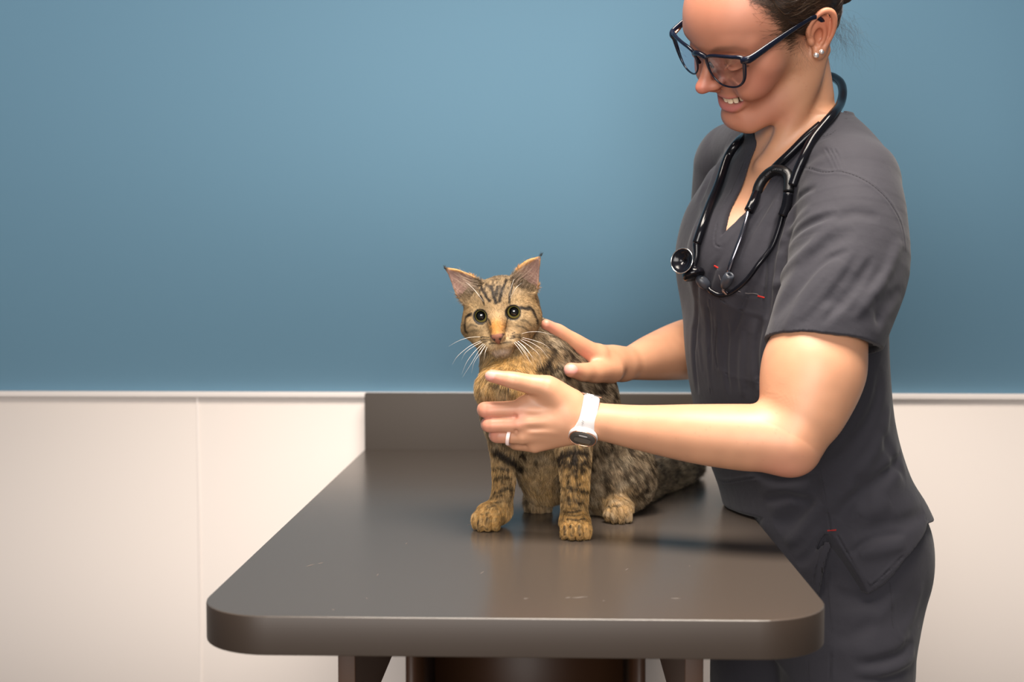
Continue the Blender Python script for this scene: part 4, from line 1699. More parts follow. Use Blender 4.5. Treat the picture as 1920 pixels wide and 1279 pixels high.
FLOW = [  # (place, direction, reach)
    (W(934, 625, 1.50), CM @ d3(0, .5, 1), .010), (C(0, -6, 14), CM @ d3(0, .5, 1), .014), (C(0, 10, 40), CM @ d3(0, 1, .5), .02),
    (C(-22, -2, -12), CM @ d3(-.8, .4, -.6), .013), (C(22, -2, -12), CM @ d3(.8, .4, -.6), .013),
    (C(-38, 14, -10), CM @ d3(-.6, .7, -.5), .016), (C(38, 14, -10), CM @ d3(.6, .7, -.5), .016),
    (C(-20, 2, 16), CM @ d3(-.3, .5, 1), .010), (C(20, 2, 16), CM @ d3(.3, .5, 1), .010),
    (C(-11, -24, -34), CM @ d3(-1, .6, -.4), .010), (C(11, -24, -34), CM @ d3(1, .6, -.4), .010),
    (C(0, -14, -48), CM @ d3(0, .2, -1), .010),
    (C(-50, 14, 50), CM @ d3(-.5, 0, .8), .014), (C(50, 14, 50), CM @ d3(.5, 0, .8), .014),
    (W(950, 690, 1.53), d3(-.1, -.35, -1), .03), (W(920, 730, 1.54), d3(-.3, -.2, -1), .02), (W(1000, 700, 1.55), d3(.25, -.1, -1), .03),
    (W(1040, 650, 1.60), d3(.5, .35, -.8), .03), (W(1090, 700, 1.63), d3(.6, .5, -.7), .04), (W(1130, 760, 1.68), d3(.5, .4, -.9), .04),
    (W(1150, 860, 1.65), d3(.45, .3, -.9), .05), (W(1190, 900, 1.70), d3(.6, .5, -.6), .04), (W(1010, 860, 1.58), d3(0, -.1, -1), .05),
    (W(1078, 880, 1.53), d3(.05, 0, -1), .04), (W(1078, 990, 1.51), d3(0, -1, -.35), .018), (W(942, 880, 1.57), d3(0, 0, -1), .04), (W(917, 985, 1.56), d3(-.25, -1, -.3), .018),
    (W(1158, 970, 1.62), d3(0, -1, -.3), .018), (W(1240, 900, 1.86), d3(.35, .9, .05), .07), (W(1290, 890, 1.95), d3(.35, .9, .05), .05),
]


def flow(p):
    acc = np.zeros_like(p); 
    for c, d, r in FLOW:
        w = 1.0 / ((((p - c) ** 2).sum(1)) / (r * r) + .02) ** 2
        acc += w[:, None] * d
    return acc / (np.sqrt((acc ** 2).sum(1)) + 1e-9)[:, None]


def fur_len(p):
    q = ((p - CO) @ CM) * 1000
    L = np.full(len(p), .0075)
    L = np.where(p[:, 2] < TZ + .085, .0085, L)
    for c, r, l in ((W(1078, 900, 1.53), .06, .0060), (W(942, 900, 1.57), .05, .0055), (W(1079, 990, 1.52), .035, .0040), (W(917, 980, 1.57), .035, .0040), (W(1158, 970, 1.63), .03, .0040)):
        w = near(p, c, r) * 1.2
        L = L * (1 - np.clip(w, 0, 1)) + l * np.clip(w, 0, 1)
    L = np.where(p[:, 1] > 1.76, .015, L)
    L += .003 * near(p, W(950, 700, 1.53), .05)
    dh = np.sqrt(((q - A(0, 12, 2)) ** 2).sum(1))
    hz = sst(dh, 66, 48) * sst(q[:, 2], -58, -42)
    hl_ = np.interp(q[:, 1], [-35, -22, -5, 15, 40], [.0009, .0016, .0028, .0046, .0075])
    L = L * (1 - hz) + hl_ * hz
    ear = (np.abs(q[:, 0]) > 30) & (q[:, 2] > 26)
    L = np.where(ear, .0013, L)
    L = L * (1 - .6 * np.exp(-(((q - A(0, -14, -46)) / A(13, 12, 8)) ** 2).sum(1)))
    for e in EYES:
        de = np.sqrt((((q - (e - CO) @ CM * 1000) * A(1, 0, 1)) ** 2).sum(1))
        L *= np.where(q[:, 1] < 12, sst(de, 8.6, 12.5) * .85 + .15, 1)
    dn = np.sqrt((((q - A(0, -31.0, -26.0 + 0)) / A(1.25, 1, .9)) ** 2).sum(1))
    L *= sst(dn, 5.2, 7.5)
    return L


def grow(N, lift=.42, rad=.00010, seed=1):
    g = np.random.default_rng(seed)
    Q = F
    e1 = V[Q[:, 1]] - V[Q[:, 0]]; e2 = V[Q[:, 3]] - V[Q[:, 0]]
    ar = np.sqrt((np.cross(e1, e2) ** 2).sum(1))
    hx = ((V[Q[:, 0]] - CO) ** 2).sum(1) < .07 ** 2
    ar = ar * np.where(hx, 2.2, 1.0)
    ar = ar * np.where(V[Q[:, 0], 2] < TZ + .0015, 0, 1)
    cum = np.cumsum(ar); cum /= cum[-1]
    f = np.searchsorted(cum, g.random(N)); f = np.minimum(f, len(Q) - 1)
    u, v = g.random(N)[:, None], g.random(N)[:, None]
    w = [(1 - u) * (1 - v), u * (1 - v), u * v, (1 - u) * v]
    mixv = lambda X: sum(X[Q[f, k]] * w[k] for k in range(4))
    root, n, c = mixv(V), mixv(NRM), mixv(CC)
    n /= np.linalg.norm(n, axis=1)[:, None]
    L = fur_len(root) * (.65 + .6 * g.random(N))
    ok = L > .0004
    root, n, c, L = root[ok], n[ok], c[ok], L[ok]
    m = len(root)
    fl = flow(root) + g.normal(0, .16, (m, 3)) + np.stack([noise(root, 260, s) for s in (21, 22, 23)], 1) * .35
    t = fl - n * (fl * n).sum(1)[:, None]
    t /= np.linalg.norm(t, axis=1)[:, None] + 1e-6
    K = 5
    s = np.linspace(0, 1, K)[None, :, None]
    lf = (lift * (.6 + .8 * g.random(m)))[:, None, None]
    P = root[:, None] + L[:, None, None] * (t[:, None] * s * .92 + n[:, None] * lf * (s - .45 * s * s)) + A(0, 0, -1) * (L[:, None, None] * .10 * s * s)
    P[:, :, 2] = np.maximum(P[:, :, 2], TZ + .0004)
    r = rad * (.8 + .5 * g.random(m))[:, None] * np.array([1, .95, .8, .55, .15])[None]
    r = r * np.clip(L / .006, .55, 1.1)[:, None]
    k = g.random(m)[:, None]
    clump = noise(root, 420, 31)[:, None]
    c = c * (1 + .75 * (k - .5) + .50 * clump)
    lum = c.mean(1)
    pale = ((g.random(m) < .22) & (lum > .07))[:, None]
    c = np.where(pale, c * .6 + A(.56, .42, .25) * .4, c)
    dark = (g.random(m) < .26)[:, None]
    c = np.where(dark, c * .45, c)
    return P, np.clip(c, 0, 1), r


P_, C_, R_ = grow(int(330000 * FURQ))
fur = strands('fur', P_, C_, R_, M['fur'], cat)
fur['kind'] = 'stuff'

# long pale hairs inside the ears, dark tufts on their tips
g = np.random.default_rng(4)
PP, CCc, RR = [], [], []
for x in (1, -1):
    for i in range(110):
        t = g.random()
        root = A(x * (24 + 26 * g.random() * (1 - t * .4)), 6 + 4 * g.random(), 22 + 26 * t)
        e = A(x * (7 + 8 * g.random()), -3 + 3 * g.random(), 5 + 13 * g.random())
        if g.random() < .5:
            root = A(x * (18 + 12 * g.random()), 6, 30 + 12 * g.random()); e = A(x * (12 + 8 * g.random()), -3, 6 + 8 * g.random())
        s = np.linspace(0, 1, 5)[:, None]
        q = root + e * s + A(0, -2, 0) * (s * (1 - s)) * 4
        PP.append([C(*v) for v in q]); CCc.append(A(.50, .38, .28) * (.6 + .5 * g.random())); RR.append(np.array([1, .9, .7, .5, .2]) * .00006)
    for i in range(26):
        root = A(x * 58.5, 13, 62) + g.normal(0, .7, 3)
        e = A(x * 2.5, 1, 3.0) + g.normal(0, .8, 3)
        s = np.linspace(0, 1, 5)[:, None]
        PP.append([C(*v) for v in root + e * s]); CCc.append(A(.02, .015, .01)); RR.append(np.array([1, .9, .7, .5, .2]) * .00011)
ear_h = strands('ear_hair', np.array(PP), np.array(CCc), np.array(RR), M['fur'], cat)
ear_h['kind'] = 'stuff'

# eyes
M['cat_eye'] = mat('amber_green_cat_eye', (0.4, 0.3, 0.1), 0.04, Coat_Weight=1.0)
use_col(M['cat_eye'])
for sgn, e in zip((-1, 1), EYES):
    nu, nv = 48, 40
    Vv, Ff, cc = [], [], []
    look = CM @ d3(sgn * .05, -1, .06)
    ux = np.cross(look, A(0, 0, 1)); ux /= np.linalg.norm(ux); uy = np.cross(ux, look)
    r = .0107
    for j in range(nv + 1):
        th = PI * j / nv
        for i in range(nu):
            ph = 2 * PI * i / nu
            bul = 1 + .05 * math.exp(-(th / .5) ** 2)
            v = look * math.cos(th) * bul + (ux * math.cos(ph) + uy * math.sin(ph)) * math.sin(th)
            Vv.append(e + v * r)
            rr = math.sin(th) * r * 1000 if th < PI / 2 else 99
            pup, iris = A(.002, .002, .002), A(.42, .30, .085)
            outr = A(.10, .075, .03)
            k = sst(np.array([rr]), 5.7, 6.0)[0]
            c_ = pup * (1 - k) + iris * k
            k = sst(np.array([rr]), 5.3, 6.4)[0]; c_ = c_ * (1 - k * .0)
            c_ = c_ * 1.0 if rr < 5.9 else A(.20, .20, .055) * (1 - min((rr - 5.9) / 1.6, 1)) + A(.38, .27, .07) * min((rr - 5.9) / 1.6, 1)
            if rr > 8.0:
                k = min((rr - 8.0) / .6, 1); c_ = c_ * (1 - k) + A(.03, .02, .01) * k
            cc.append(c_)
    for j in range(nv):
        for i in range(nu):
            Ff.append((j * nu + i, (j + 1) * nu + i, (j + 1) * nu + (i + 1) % nu, j * nu + (i + 1) % nu))
    link_mesh('eye', Vv, Ff, M['cat_eye'], cat, col=np.array(cc))

# whiskers
M['whisker'] = mat('white_whisker', (0.85, 0.80, 0.72), .35)
WSK = [
    ([(400, 845), (300, 850), (200, 880), (105, 933)]), ([(405, 880), (300, 930), (190, 1020), (137, 1100)]),
    ([(415, 890), (340, 930), (260, 990), (222, 1060)]), ([(430, 900), (340, 985), (270, 1080), (225, 1190)]),
    ([(440, 905), (380, 980), (320, 1080), (232, 1218)]), ([(450, 915), (400, 990), (340, 1080), (315, 1180)]),
    ([(445, 925), (400, 1000), (375, 1090)]), ([(462, 930), (440, 990), (432, 1060)]),
    ([(770, 818), (850, 800), (950, 800), (1080, 830)]), ([(775, 850), (880, 875), (980, 910), (1050, 965)]),
    ([(770, 862), (870, 900), (960, 960), (1030, 1050)]), ([(760, 870), (850, 930), (930, 1000), (965, 1070)]),
    ([(740, 880), (810, 950), (870, 1020), (905, 1060)]), ([(720, 885), (790, 970), (850, 1060), (885, 1110)]),
    ([(735, 882), (800, 930), (860, 1010), (890, 1090)]), ([(700, 890), (750, 950), (790, 1010), (812, 1050)]),
    ([(710, 885), (770, 930), (830, 1010), (850, 1080)]),
    ([(420, 515), (360, 430), (300, 370), (262, 340)]), ([(665, 480), (680, 400), (700, 330), (712, 310)]), ([(668, 500), (720, 400), (780, 345)]),
    ([(430, 525), (380, 460), (330, 400)]),
]
for wk in WSK:
    px = ccrop(wk)
    r0 = catS.hit(*px[0])
    if r0 is None:
        continue
    n = len(px)
    pts = []
    for i, (a, b) in enumerate(px):
        y = r0[1] - .014 * math.sin(PI * i / (n - 1) * .6) + .010 * (i / (n - 1)) ** 2
        pts.append(W(a, b, y) if i else r0 + A(0, .002, 0))
    tube('whisker', pts, [.00019, .00016, .00012, .00006][:n - 1] + [.00004], M['whisker'], cat, sec=6, n=6, caps=False)
# ------------------------------------------------------------------ hair
hairS = Solid()
_h1 = lambda p: -(p[:, 1] + .577 * p[:, 2] + 21 + 2.5 * noise(p, .12, 2))
_h2 = lambda p: -(p[:, 2] + 12 + .72 * p[:, 1] + np.clip(12 - p[:, 1], 0, 40) * -.55)
hairS.add(hs(s_ell((0, 9, 49), (77, 98, 84))))
hairS.add(hs(s_ell((0, -36, 43), (65, 62, 58))), .02)
hairS.add(hs(s_ell((0, 36, -6), (58, 52, 48))), .02)
hairS.cut(hs(_h1), .004)
hairS.cut(hs(lambda p: -(p[:, 1] + .3 * p[:, 2] + 20)), .006)
hairS.cut(hs(_h2), .004)
hairS.add(hs(s_ell((0, 112, -2), (30, 24, 29))), .012)
hairS.add(hs(s_chain([(14, 128, -10), (20, 140, -22), (20, 146, -34)], [9, 6, 2])), .006)
hairS.disp(lambda p: noise(hl(p) * A(1, .25, .6), .22, 3) * .0011)
HVt, HFc = hairS.mesh(HO - .19, HO + A(.19, .19, .17), .0022)
hair = link_mesh('hair', HVt, HFc, M['hairbase'], person)
g = np.random.default_rng(8)
n_h = 26000
ri = g.integers(0, len(HVt), n_h)
root = HVt[ri] + g.normal(0, .0008, (n_h, 3))
BUN = H(0, 112, -2)
K = 8
P = np.zeros((n_h, K, 3)); P[:, 0] = root
stp = (.005 + .006 * g.random(n_h))[:, None]
jit = g.normal(0, .16, (n_h, 3))
p = root.copy()
for k in range(1, K):
    d = BUN - p
    far = np.linalg.norm(d, axis=1)[:, None]
    d = d / (far + 1e-6) + jit + np.stack([noise(p, 60, s) for s in (1, 2, 3)], 1) * .25
    swirl = np.cross(d, HL)
    d = np.where(far < .036, swirl + jit, d)
    nn = hairS.grad(p)
    d = d - nn * (d * nn).sum(1)[:, None]
    d /= np.linalg.norm(d, axis=1)[:, None] + 1e-6
    p = p + d * stp
    dd = hairS.eval(p)[:, None]
    p = p - nn * (dd - .0006 - .0012 * np.abs(jit[:, :1]) * 4 * math.sin(PI * k / K))
    P[:, k] = p
hc = A(.055, .027, .014) * (.35 + 1.3 * g.random(n_h)[:, None] ** 2)
hc = np.where((g.random(n_h) < .07)[:, None], A(.20, .125, .075), hc)
M['hair'] = mat('brown_hair_strand', (.1, .05, .03), .38)
use_col(M['hair'])
ls = strands('loose_hair', P, hc, np.tile(.00011 * np.array([.7, 1, 1, 1, 1, .9, .7, .3]), (n_h, 1)), M['hair'], hair)
ls['kind'] = 'stuff'
# short hairs softening the hairline
_hq = hl(HVt)
be = np.maximum(_h1(_hq), -(_hq[:, 1] + .3 * _hq[:, 2] + 20)) > -5
bi = np.where(be & (_hq[:, 2] > 0) & (np.abs(_hq[:, 0]) > 20))[0]
n_b = 3800
rb_ = HVt[g.choice(bi, n_b)] + HF * (.008 * g.random(n_b) ** 1.5)[:, None] + g.normal(0, .0012, (n_b, 3))
for _ in range(3):
    rb_ = rb_ - body.grad(rb_) * body.eval(rb_)[:, None]
P = np.zeros((n_b, 6, 3)); P[:, 0] = rb_
p = rb_.copy()
jit = g.normal(0, .28, (n_b, 3))
stp = (.0015 + .003 * g.random(n_b))[:, None]
for k in range(1, 6):
    d = BUN - p; d /= np.linalg.norm(d, axis=1)[:, None]
    d = d + jit
    nn = body.grad(p)
    d = d - nn * (d * nn).sum(1)[:, None]; d /= np.linalg.norm(d, axis=1)[:, None]
    p = p + d * stp
    p = p - nn * (body.eval(p)[:, None] - .0004 * k)
    P[:, k] = p
bb = strands('baby_hair', P, A(.045, .024, .013) * (.5 + g.random(n_b)[:, None]), np.tile(.00008 * np.array([.7, 1, .9, .8, .6, .3]), (n_b, 1)), M['hair'], hair)
bb['kind'] = 'stuff'
# curly wisps at the nape and before the ear
PP, RR, CCc = [], [], []
for i in range(230):
    K = 14
    if i < 150:
        r0 = H(25 + 38 * g.random(), 52 + 26 * g.random(), -12 - 26 * g.random())
        d0 = HB * (.25 + .4 * g.random()) + A(0.1, 0, -1) * (.5 + .9 * g.random()) + g.normal(0, .35, 3)
        ln = .016 + .034 * g.random()
    elif i < 190:
        r0 = H(69, -20 + 14 * g.random(), 2 + 12 * g.random())
        d0 = A(.15, -.25, -1) + g.normal(0, .25, 3); ln = .012 + .018 * g.random()
    else:
        r0 = H(40 + 30 * g.random(), 10 + 50 * g.random(), 60 + 25 * g.random())
        d0 = HB + g.normal(0, .4, 3); ln = .03
    d0 = d0 / np.linalg.norm(d0)
    a = np.cross(d0, g.normal(0, 1, 3)); a /= np.linalg.norm(a); b = np.cross(d0, a)
    R = .002 + .005 * g.random(); w = 3 + 8 * g.random()
    s = np.linspace(0, 1, K)
    q = r0 + d0 * ln * s[:, None] + (a * np.cos(w * s)[:, None] + b * np.sin(w * s)[:, None] - a) * (R * s ** .6)[:, None] + A(0, 0, -.012) * (s ** 2)[:, None]
    PP.append(q); RR.append(np.linspace(1, .4, K) * .00005); CCc.append(A(.03, .018, .012) * (.5 + g.random()))
w_ = strands('flyaway_hair', np.array(PP), np.array(CCc), np.array(RR), M['hair'], hair)
w_['kind'] = 'stuff'

# ------------------------------------------------------------------ spectacles
glasses = tag(empty('eyeglasses', H(0, -104, 14)), 'dark navy plastic eyeglasses worn low on the nose of the person', 'glasses')
def gy(x):
    return -106 + (abs(x) / 60.0) ** 2 * 12
rim_pts, lens_o = {}, {}
out = [(61, 27), (48, 28.5), (34, 28), (20, 26.5), (11, 22), (9.5, 12), (13, -1), (22, -10.5), (34, -13.5), (47, -11.5), (56, -3), (60, 11)]
for sgn in (1, -1):
    pts = [H(sgn * x, gy(x), z) for x, z in out]
    rr = [.0026, .0022, .0021, .0021, .0020, .0016, .0012, .0011, .0011, .0012, .0018, .0024]
    tube('rim', pts, rr, M['frame_navy'], glasses, sec=12, n=6, closed=True)
    q = spline([pts[-1]] + pts + [pts[0]], 6)[6:-6]
    c = q.mean(0) + HF * .0012
    V = np.vstack([q, (q + c) / 2 + HF * .0009, c[None]])
    n = len(q); Fq = []
    for i in range(n - 1):
        Fq.append((i, i + 1, n + i + 1, n + i)); Fq.append((n + i, n + i + 1, 2 * n, 2 * n))
    me = bpy.data.meshes.new('lens')
    me.from_pydata([tuple(v) for v in V], [], [tuple(dict.fromkeys(f)) for f in Fq])
    me.materials.append(M['glass'])
    o = bpy.data.objects.new('lens', me); COL.objects.link(o); o.parent = glasses
    o.matrix_parent_inverse = Matrix.Translation(glasses.location).inverted()
    m = o.modifiers.new('thick', 'SOLIDIFY'); m.thickness = .0012
    # end piece and temple
    P_ = [H(sgn * 60, gy(60), 25), H(sgn * 66, -91, 25.5), H(sgn * 69, -84, 26), H(sgn * 72, -50, 28), H(sgn * 75.5, -12, 29), H(sgn * 78, 6, 27), H(sgn * 77, 18, 10), H(sgn * 74, 24, -8)]
    tube('temple', P_, [.0042, .0048, .0046, .0038, .0030, .0028, .0028, .0026], M['frame_navy'], glasses, sec=12, n=6, flat=(HL, .52))
    tube('hinge', [H(sgn * 65.5, -88, 24), H(sgn * 67, -78, 25)], .0016, M['rose_gold'], glasses, sec=8, n=1)
tube('bridge', [H(11, gy(10), 22), H(4, -107, 25), H(-4, -107, 25), H(-11, gy(10), 22)], [.0030, .0032, .0032, .0030], M['frame_navy'], glasses, sec=12)
for sgn in (1, -1):
    link_mesh('nose_pad', *tube_mesh([H(sgn * 11, -104, 14), H(sgn * 11.5, -101, 6)], .0020, n=4), M['frame_navy'], glasses)

# ------------------------------------------------------------------ stethoscope
def on(px, py, lift=0.0, S=None):
    c = [s.hit(px, py, lift) for s in ((top, body) if S is None else S)]
    c = [q for q in c if q is not None]
    return min(c, key=lambda q: q[1]) if c else W(px, py, 1.6)


def path(pts, lift):
    c = [s.hits_all(pts, lift) for s in (top, body)]
    q = [min([v for v in w if v is not None], key=lambda v: v[1]) if any(v is not None for v in w) else W(a, b, 1.6) for (a, b), w in zip(pts, zip(*c))]
    ys = np.array([v[1] for v in q])
    for _ in range(2):
        if len(ys) > 2:
            ys[1:-1] = np.minimum(ys[1:-1], .25 * ys[:-2] + .5 * ys[1:-1] + .25 * ys[2:])
    return [W(a, b, y) for (a, b), y in zip([topx(v) for v in q], ys)]


steth = tag(empty('stethoscope', on(1400, 420, .005)), 'black stethoscope hanging round the neck of the person in scrubs', 'stethoscope')
r1, r2 = .0062, .0054
loop = path([(1313, 458), (1322, 430), (1336, 392), (1352, 348), (1372, 300), (1392, 270)], r1)
loop += [W(1412, 238, 1.735), W(1445, 196, 1.715), W(1500, 152, 1.70), W(1548, 142, 1.672), W(1573, 152, 1.640), W(1580, 172, 1.612), W(1575, 196, 1.585)]
loop += path([(1560, 222), (1543, 244), (1527, 268), (1513, 297), (1502, 325), (1492, 350)], r2)
tube('tubing', loop, r2 * 1.02, M['rubber'], steth, sec=14, n=8)
tube('tubing', path([(1541, 240), (1516, 262), (1490, 288), (1466, 310), (1450, 326)], r2), r2 * .98, M['rubber'], steth, sec=14, n=8)
arc_px = [(1424, 366), (1429, 352), (1438, 338), (1450, 327), (1463, 322), (1475, 324), (1484, 333), (1487, 346), (1484, 362)]
arc = path(arc_px, .0066)
arc = [A(q[0], 1.0 * q[1], q[2]) for q in arc]
tube('yoke', arc, .0063, M['rubber_matte'], steth, sec=14, n=8)
tube('binaural_sleeve', [arc[0]] + path([(1416, 384), (1408, 402)], .0066), [.0058, .0060, .0058], M['rubber'], steth, sec=14)
tube('binaural_sleeve', [arc[-1]] + path([(1476, 384), (1468, 405)], .0070), [.0058, .0062, .0060], M['rubber'], steth, sec=14)
et1 = path([(1408, 400), (1398, 425), (1387, 455), (1376, 485), (1368, 508)], .0062)
tube('ear_tube', et1, .0030, M['steel'], steth, sec=12)
et2 = path([(1468, 402), (1460, 432), (1445, 464), (1425, 495), (1402, 523), (1376, 545), (1354, 549), (1338, 542), (1328, 533)], .0056)
tube('ear_tube', et2, .0031, M['rubber'], steth, sec=12, n=8)


def lathe(c, ax, prof, sec=40):
    """prof (radius, height along the axis) revolved"""
    ax = ax / np.linalg.norm(ax)
    u = np.cross(ax, A(0.1, 0.2, 1)); u /= np.linalg.norm(u); v = np.cross(ax, u)
    V = [c + ax * h + (u * math.cos(2 * PI * k / sec) + v * math.sin(2 * PI * k / sec)) * max(r, 1e-5) for r, h in prof for k in range(sec)]
    F = [(i * sec + k, i * sec + (k + 1) % sec, (i + 1) * sec + (k + 1) % sec, (i + 1) * sec + k) for i in range(len(prof) - 1) for k in range(sec)]
    return np.array(V), np.array(F)


e = et1[-1]
up_ = W(1375, 508, e[1] - .004) - W(1362, 545, e[1]); up_ /= np.linalg.norm(up_)
bas = e - up_ * .018 + A(0, -.004, 0)
axm = up_ * .8 + A(0.1, -.6, .1)
link_mesh('ear_tip', *lathe(bas, axm, [(0, -.002), (.0045, -.001), (.0066, .005), (.0068, .013), (.0060, .0175), (.0048, .0195), (.0030, .0195), (.0026, .018), (.0024, .010), (0, .010)]), M['eartip'], steth)
tube('ear_tube', [bas, bas - up_ * .006 + A(0.002, .001, 0), bas - up_ * .010 + A(.007, .002, 0)], .0024, M['steel'], steth, sec=12)
e = et2[-1]
ax2 = W(1312, 520, e[1] - .003) - W(1330, 537, e[1]); ax2 /= np.linalg.norm(ax2)
link_mesh('ear_tip', *lathe(e, ax2, [(0, -.003), (.0042, -.002), (.0064, .003), (.0070, .008), (.0062, .0135), (.0040, .0170), (.0016, .0182), (0, .0184)]), M['eartip'], steth)
# chest piece
cc0 = W(1279, 489, loop[0][1] - .016)
cn = A(-.62, -.76, .16); cn /= np.linalg.norm(cn)
link_mesh('bell', *lathe(cc0, cn, [(0, -.012), (.006, -.012), (.009, -.006), (.0150, .000), (.0153, .0012), (.0140, .0012), (.0105, -.001), (.006, -.0035), (.0016, -.0042), (.0014, -.008), (0, -.008)]), M['rubber'], steth)
V_, F_ = tube_mesh([cc0 + (np.cross(cn, A(0, 0, 1)) / np.linalg.norm(np.cross(cn, A(0, 0, 1))) * math.cos(t) + np.cross(cn, np.cross(cn, A(0, 0, 1))) * math.sin(t)) * .0153 + cn * .0008 for t in np.linspace(0, 2 * PI, 25)[:-1]], .00075, sec=8, n=3, closed=True)
link_mesh('rim', V_, F_, M['chrome'], steth)
c1 = W(1300, 512, loop[0][1] - .005)
ax3 = A(.25, -.35, -.9)
link_mesh('diaphragm', *lathe(c1 + A(0, 0, -.001), ax3, [(0, -.010), (.006, -.009), (.0135, -.002), (.0138, .003), (.0125, .0045), (0, .0048)]), M['rubber'], steth)
tube('chest_piece_stem', [cc0 - cn * .012, (cc0 - cn * .013 + c1) / 2 + A(0, .002, .001), c1], [.0065, .0065, .007], M['rubber'], steth)
tube('chest_piece_stem', [loop[0], W(1306, 480, loop[0][1] - .002), W(1301, 500, loop[0][1] - .004)], [.0048, .0034, .0036], M['rubber'], steth, sec=12)
# lettering moulded along the yoke
M['letter'] = mat('grey_moulded_letter', (.075, .075, .08), .6)
TXT = 'NOT MADE WITH NATURAL RUBBER LATEX'
pa = spline(arc, 12)
La = np.concatenate([[0], np.cumsum(np.linalg.norm(np.diff(pa, axis=0), axis=1))])
cen_ = on(1455, 365, .006)
parts = []
dg = bpy.context.evaluated_depsgraph_get()
for i, ch in enumerate(TXT):
    if ch == ' ':
        continue
    fc = bpy.data.curves.new('lettering', 'FONT'); fc.body = ch; fc.size = .0032; fc.align_x = 'CENTER'; fc.extrude = .00012
    fo = bpy.data.objects.new('lettering', fc); COL.objects.link(fo)
    bpy.context.view_layer.update()
    me = bpy.data.meshes.new_from_object(fo.evaluated_get(bpy.context.evaluated_depsgraph_get()))
    bpy.data.objects.remove(fo)
    s = La[-1] * (.97 - .80 * i / (len(TXT) - 1))
    c = A([np.interp(s, La, pa[:, j]) for j in range(3)])
    s2 = s - .001
    c2 = A([np.interp(s2, La, pa[:, j]) for j in range(3)])
    ex = (c2 - c) / np.linalg.norm(c2 - c)
    ez = CAMP - c; ez = ez - ex * (ez @ ex); ez /= np.linalg.norm(ez)
    ey = np.cross(ez, ex)
    base = c + ez * .0062 - ey * .0012
    vs = np.array([v.co for v in me.vertices])
    if not len(vs):
        continue
    vv = base + vs[:, 0:1] * ex + vs[:, 1:2] * ey + vs[:, 2:3] * ez
    me.calc_loop_triangles()
    tri = np.array([t.vertices for t in me.loop_triangles])
    parts.append((vv, tri))
V_, F_ = merge(parts)
yoke = [o for o in steth.children if o.name.startswith('yoke')][0]
link_mesh('lettering', V_, F_, M['letter'], yoke, smooth=False)

# ------------------------------------------------------------------ wristwatch
wc = W(1100, 784, 1.4965)
watch = tag(empty('wristwatch', wc), 'white wristwatch with rose gold rim on the wrist of the nearer arm', 'watch')
wu = W(1112, 742, 1.4965) - W(1094, 816, 1.4965); wu /= np.linalg.norm(wu)
wv = A(0, -1, 0); wv = wv - wu * (wv @ wu); wv /= np.linalg.norm(wv)
ww = np.cross(wu, wv)
def wp(phi, r=0.0):
    """point of the strap loop: 0 on top, 90 towards the camera"""
    a = math.radians(phi)
    ru, rv = .0256 + r, .0262 + r
    p = wc + wu * ru * math.cos(a) + wv * rv * math.sin(a)
    n = wu * math.cos(a) / ru + wv * math.sin(a) / rv
    return p, n / np.linalg.norm(n)
V_, F_ = [], []
NP_ = 90
for i in range(NP_):
    ph = 360 * i / NP_
    p, n = wp(ph)
    dph = abs((ph - 132 + 180) % 360 - 180)
    hw = .0104 + .0050 * math.exp(-(dph / 27.0) ** 2) if dph < 180 else .0104
    hw = min(hw, .0145)
    if ph > 200:
        hw = .0100
    th = .0011 + .0006 * math.exp(-(dph / 30.0) ** 2)
    for a, b in ((-1, -.6), (-.95, 1), (0, 1.15), (.95, 1), (1, -.6), (0, -1)):
        V_.append(p + ww * hw * a + n * th * b)
for i in range(NP_):
    for k in range(6):
        j = (i + 1) % NP_
        F_.append((i * 6 + k, i * 6 + (k + 1) % 6, j * 6 + (k + 1) % 6, j * 6 + k))
strap = link_mesh('strap', V_, F_, M['white_strap'], watch)
m = strap.modifiers.new('sub', 'SUBSURF'); m.levels = m.render_levels = 1
fp, fn = wp(134, .0016)
fa = ww; fb = np.cross(fn, fa)
def oval(prof, name, mt):
    sec = 48
    V_ = [fp + fn * h + fa * (math.copysign(abs(math.cos(t)) ** .85, math.cos(t))) * r * 1.22 + fb * (math.copysign(abs(math.sin(t)) ** .85, math.sin(t))) * r for r, h in prof for t in np.linspace(0, 2 * PI, sec + 1)[:-1]]
    F_ = [(i * sec + k, i * sec + (k + 1) % sec, (i + 1) * sec + (k + 1) % sec, (i + 1) * sec + k) for i in range(len(prof) - 1) for k in range(sec)]
    return link_mesh(name, V_, F_, mt, watch)
oval([(.0001, -.003), (.0125, -.003), (.0140, .0005), (.0138, .0034), (.0124, .0042), (.0001, .0040)], 'watch_case', M['white_strap'])
oval([(.0128, .0038), (.0133, .0046), (.0127, .0053), (.0120, .0048), (.0119, .0040)], 'bezel', M['rose_gold'])
oval([(.0120, .0046), (.0080, .0050), (.0001, .0052)], 'display', M['watch_dark'])
def plate(a0, a1, b0, b1, h, name, mt):
    V_, F_ = [], []
    q = []
    for i in range(24):
        t = 2 * PI * i / 24
        q.append(((a0 + a1) / 2 + (a1 - a0) / 2 * math.copysign(abs(math.cos(t)) ** .45, math.cos(t)), (b0 + b1) / 2 + (b1 - b0) / 2 * math.copysign(abs(math.sin(t)) ** .45, math.sin(t))))
    V_ = [fp + fa * a + fb * b + fn * h for a, b in q] + [fp + fn * h + fa * (a0 + a1) / 2 + fb * (b0 + b1) / 2]
    F_ = [(24, (i + 2) % 24, (i + 1) % 24, i) for i in range(0, 24, 2)]
    return link_mesh(name, V_, F_, mt, watch, smooth=False)
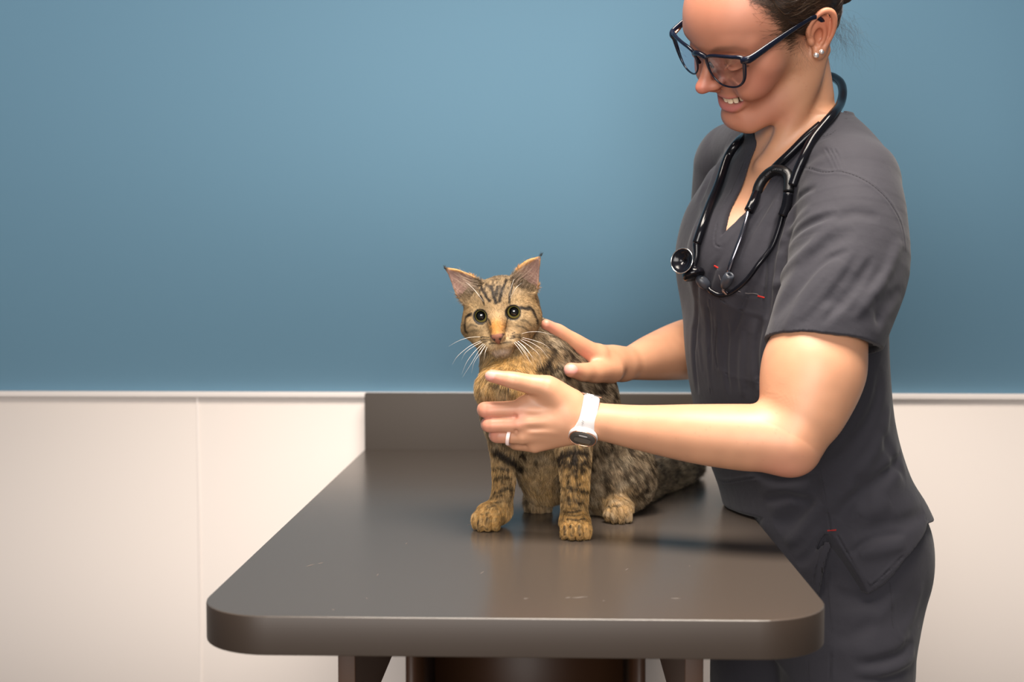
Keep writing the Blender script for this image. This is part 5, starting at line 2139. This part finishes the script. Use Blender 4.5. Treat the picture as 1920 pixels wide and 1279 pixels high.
# which way is up on the watch face (towards the strap's top)
sg = 1 if fb @ wu > 0 else -1
plate(-.0098, .0098, min(-sg * .0062, sg * .0020), max(-sg * .0062, sg * .0020), .0055, 'screen', M['watch_grey'])
plate(-.0055, .0045, min(sg * .0048, sg * .0074), max(sg * .0048, sg * .0074), .0056, 'highlight_bar', M['white_strap'])
for s, a0 in ((1, .0152), (-1, -.0152)):
    tube('button', [fp + fa * a0 + fb * .003 - fn * .0, fp + fa * a0 - fb * .004], .0012, M['chrome'], watch, sec=8, n=1)
# buckle on top
bp, bn = wp(-4, .0020)
fr = [bp + ww * a + np.cross(bn, ww) * b for a, b in ((-.0100, -.005), (.0100, -.005), (.0100, .005), (-.0100, .005))]
tube('buckle', fr, .0008, M['chrome'], watch, sec=8, n=2, closed=True)
kp, kn = wp(-14, .0022)
tube('strap_loop', [kp - ww * .0098, kp + ww * .0098], .0009, M['white_strap'], watch, sec=8, n=1)
hp_, hn_ = wp(18, .0010)
link_mesh('strap_hole', *lathe(hp_, hn_, [(0, .0002), (.0010, .0002), (.0010, -.001)], 12), M['rubber_matte'], watch)
sp_, sn_ = wp(93, .0022)
for k in range(5):
    a, b = ((-.0058, .0004), (-.0045, -.0004), (-.0058, -.0016), (-.0045, -.0022), (-.0052, -.0040))[k]
    tube('logo', [sp_ + ww * a + np.cross(sn_, ww) * b, sp_ + ww * (a + .0009) + np.cross(sn_, ww) * (b - .0006)], .00028, M['watch_grey'], strap, sec=6, n=1)

# ------------------------------------------------------------------ ring and ear studs
rc = W(955, 818, 1.4915)
ra = W(980, 818, 1.4905) - W(932, 817, 1.496); ra /= np.linalg.norm(ra)
rb = np.cross(ra, A(0, 1, 0)); rb /= np.linalg.norm(rb); rd = np.cross(ra, rb)
lathe_ring = [(.0101, -.0022), (.0109, -.0020), (.0112, 0), (.0109, .0020), (.0101, .0022), (.0098, .0), (.0101, -.0022)]
ring = link_mesh('ring', *lathe(rc, ra + A(0.22, 0, -.22), lathe_ring, 48), M['pink_ring'])
tag(ring, 'pale pink silicone band worn on a finger of the nearer hand', 'ring')
for px, py, r, lab in ((1530, 103, .0033, 'larger sparkling ear stud at the front of the earlobe'), (1540, 97, .0027, 'smaller sparkling ear stud towards the back of the earlobe')):
    q = body.hit(px, py, .0008)
    nn = body.grad(q[None])[0] * .4 + (CAMP - q) / np.linalg.norm(CAMP - q) * .6
    V_, F_ = lathe(q, nn, [(0, -.002), (r * .7, -.0015), (r, .0006), (r * .62, .0018), (0, .0018)], 8)
    st_ = link_mesh('earring', V_, F_, M['crystal'], smooth=False)
    tag(st_, lab, 'earring')
    fr = [q + (np.cross(nn, A(0, 0, 1)) * math.cos(t) + np.cross(nn, np.cross(nn, A(0, 0, 1))) * math.sin(t)) * r for t in np.linspace(0, 2 * PI, 13)[:-1]]
    V_, F_ = tube_mesh(fr, .00035, sec=6, n=2, closed=True)
    link_mesh('setting', V_, F_, M['chrome'], st_)
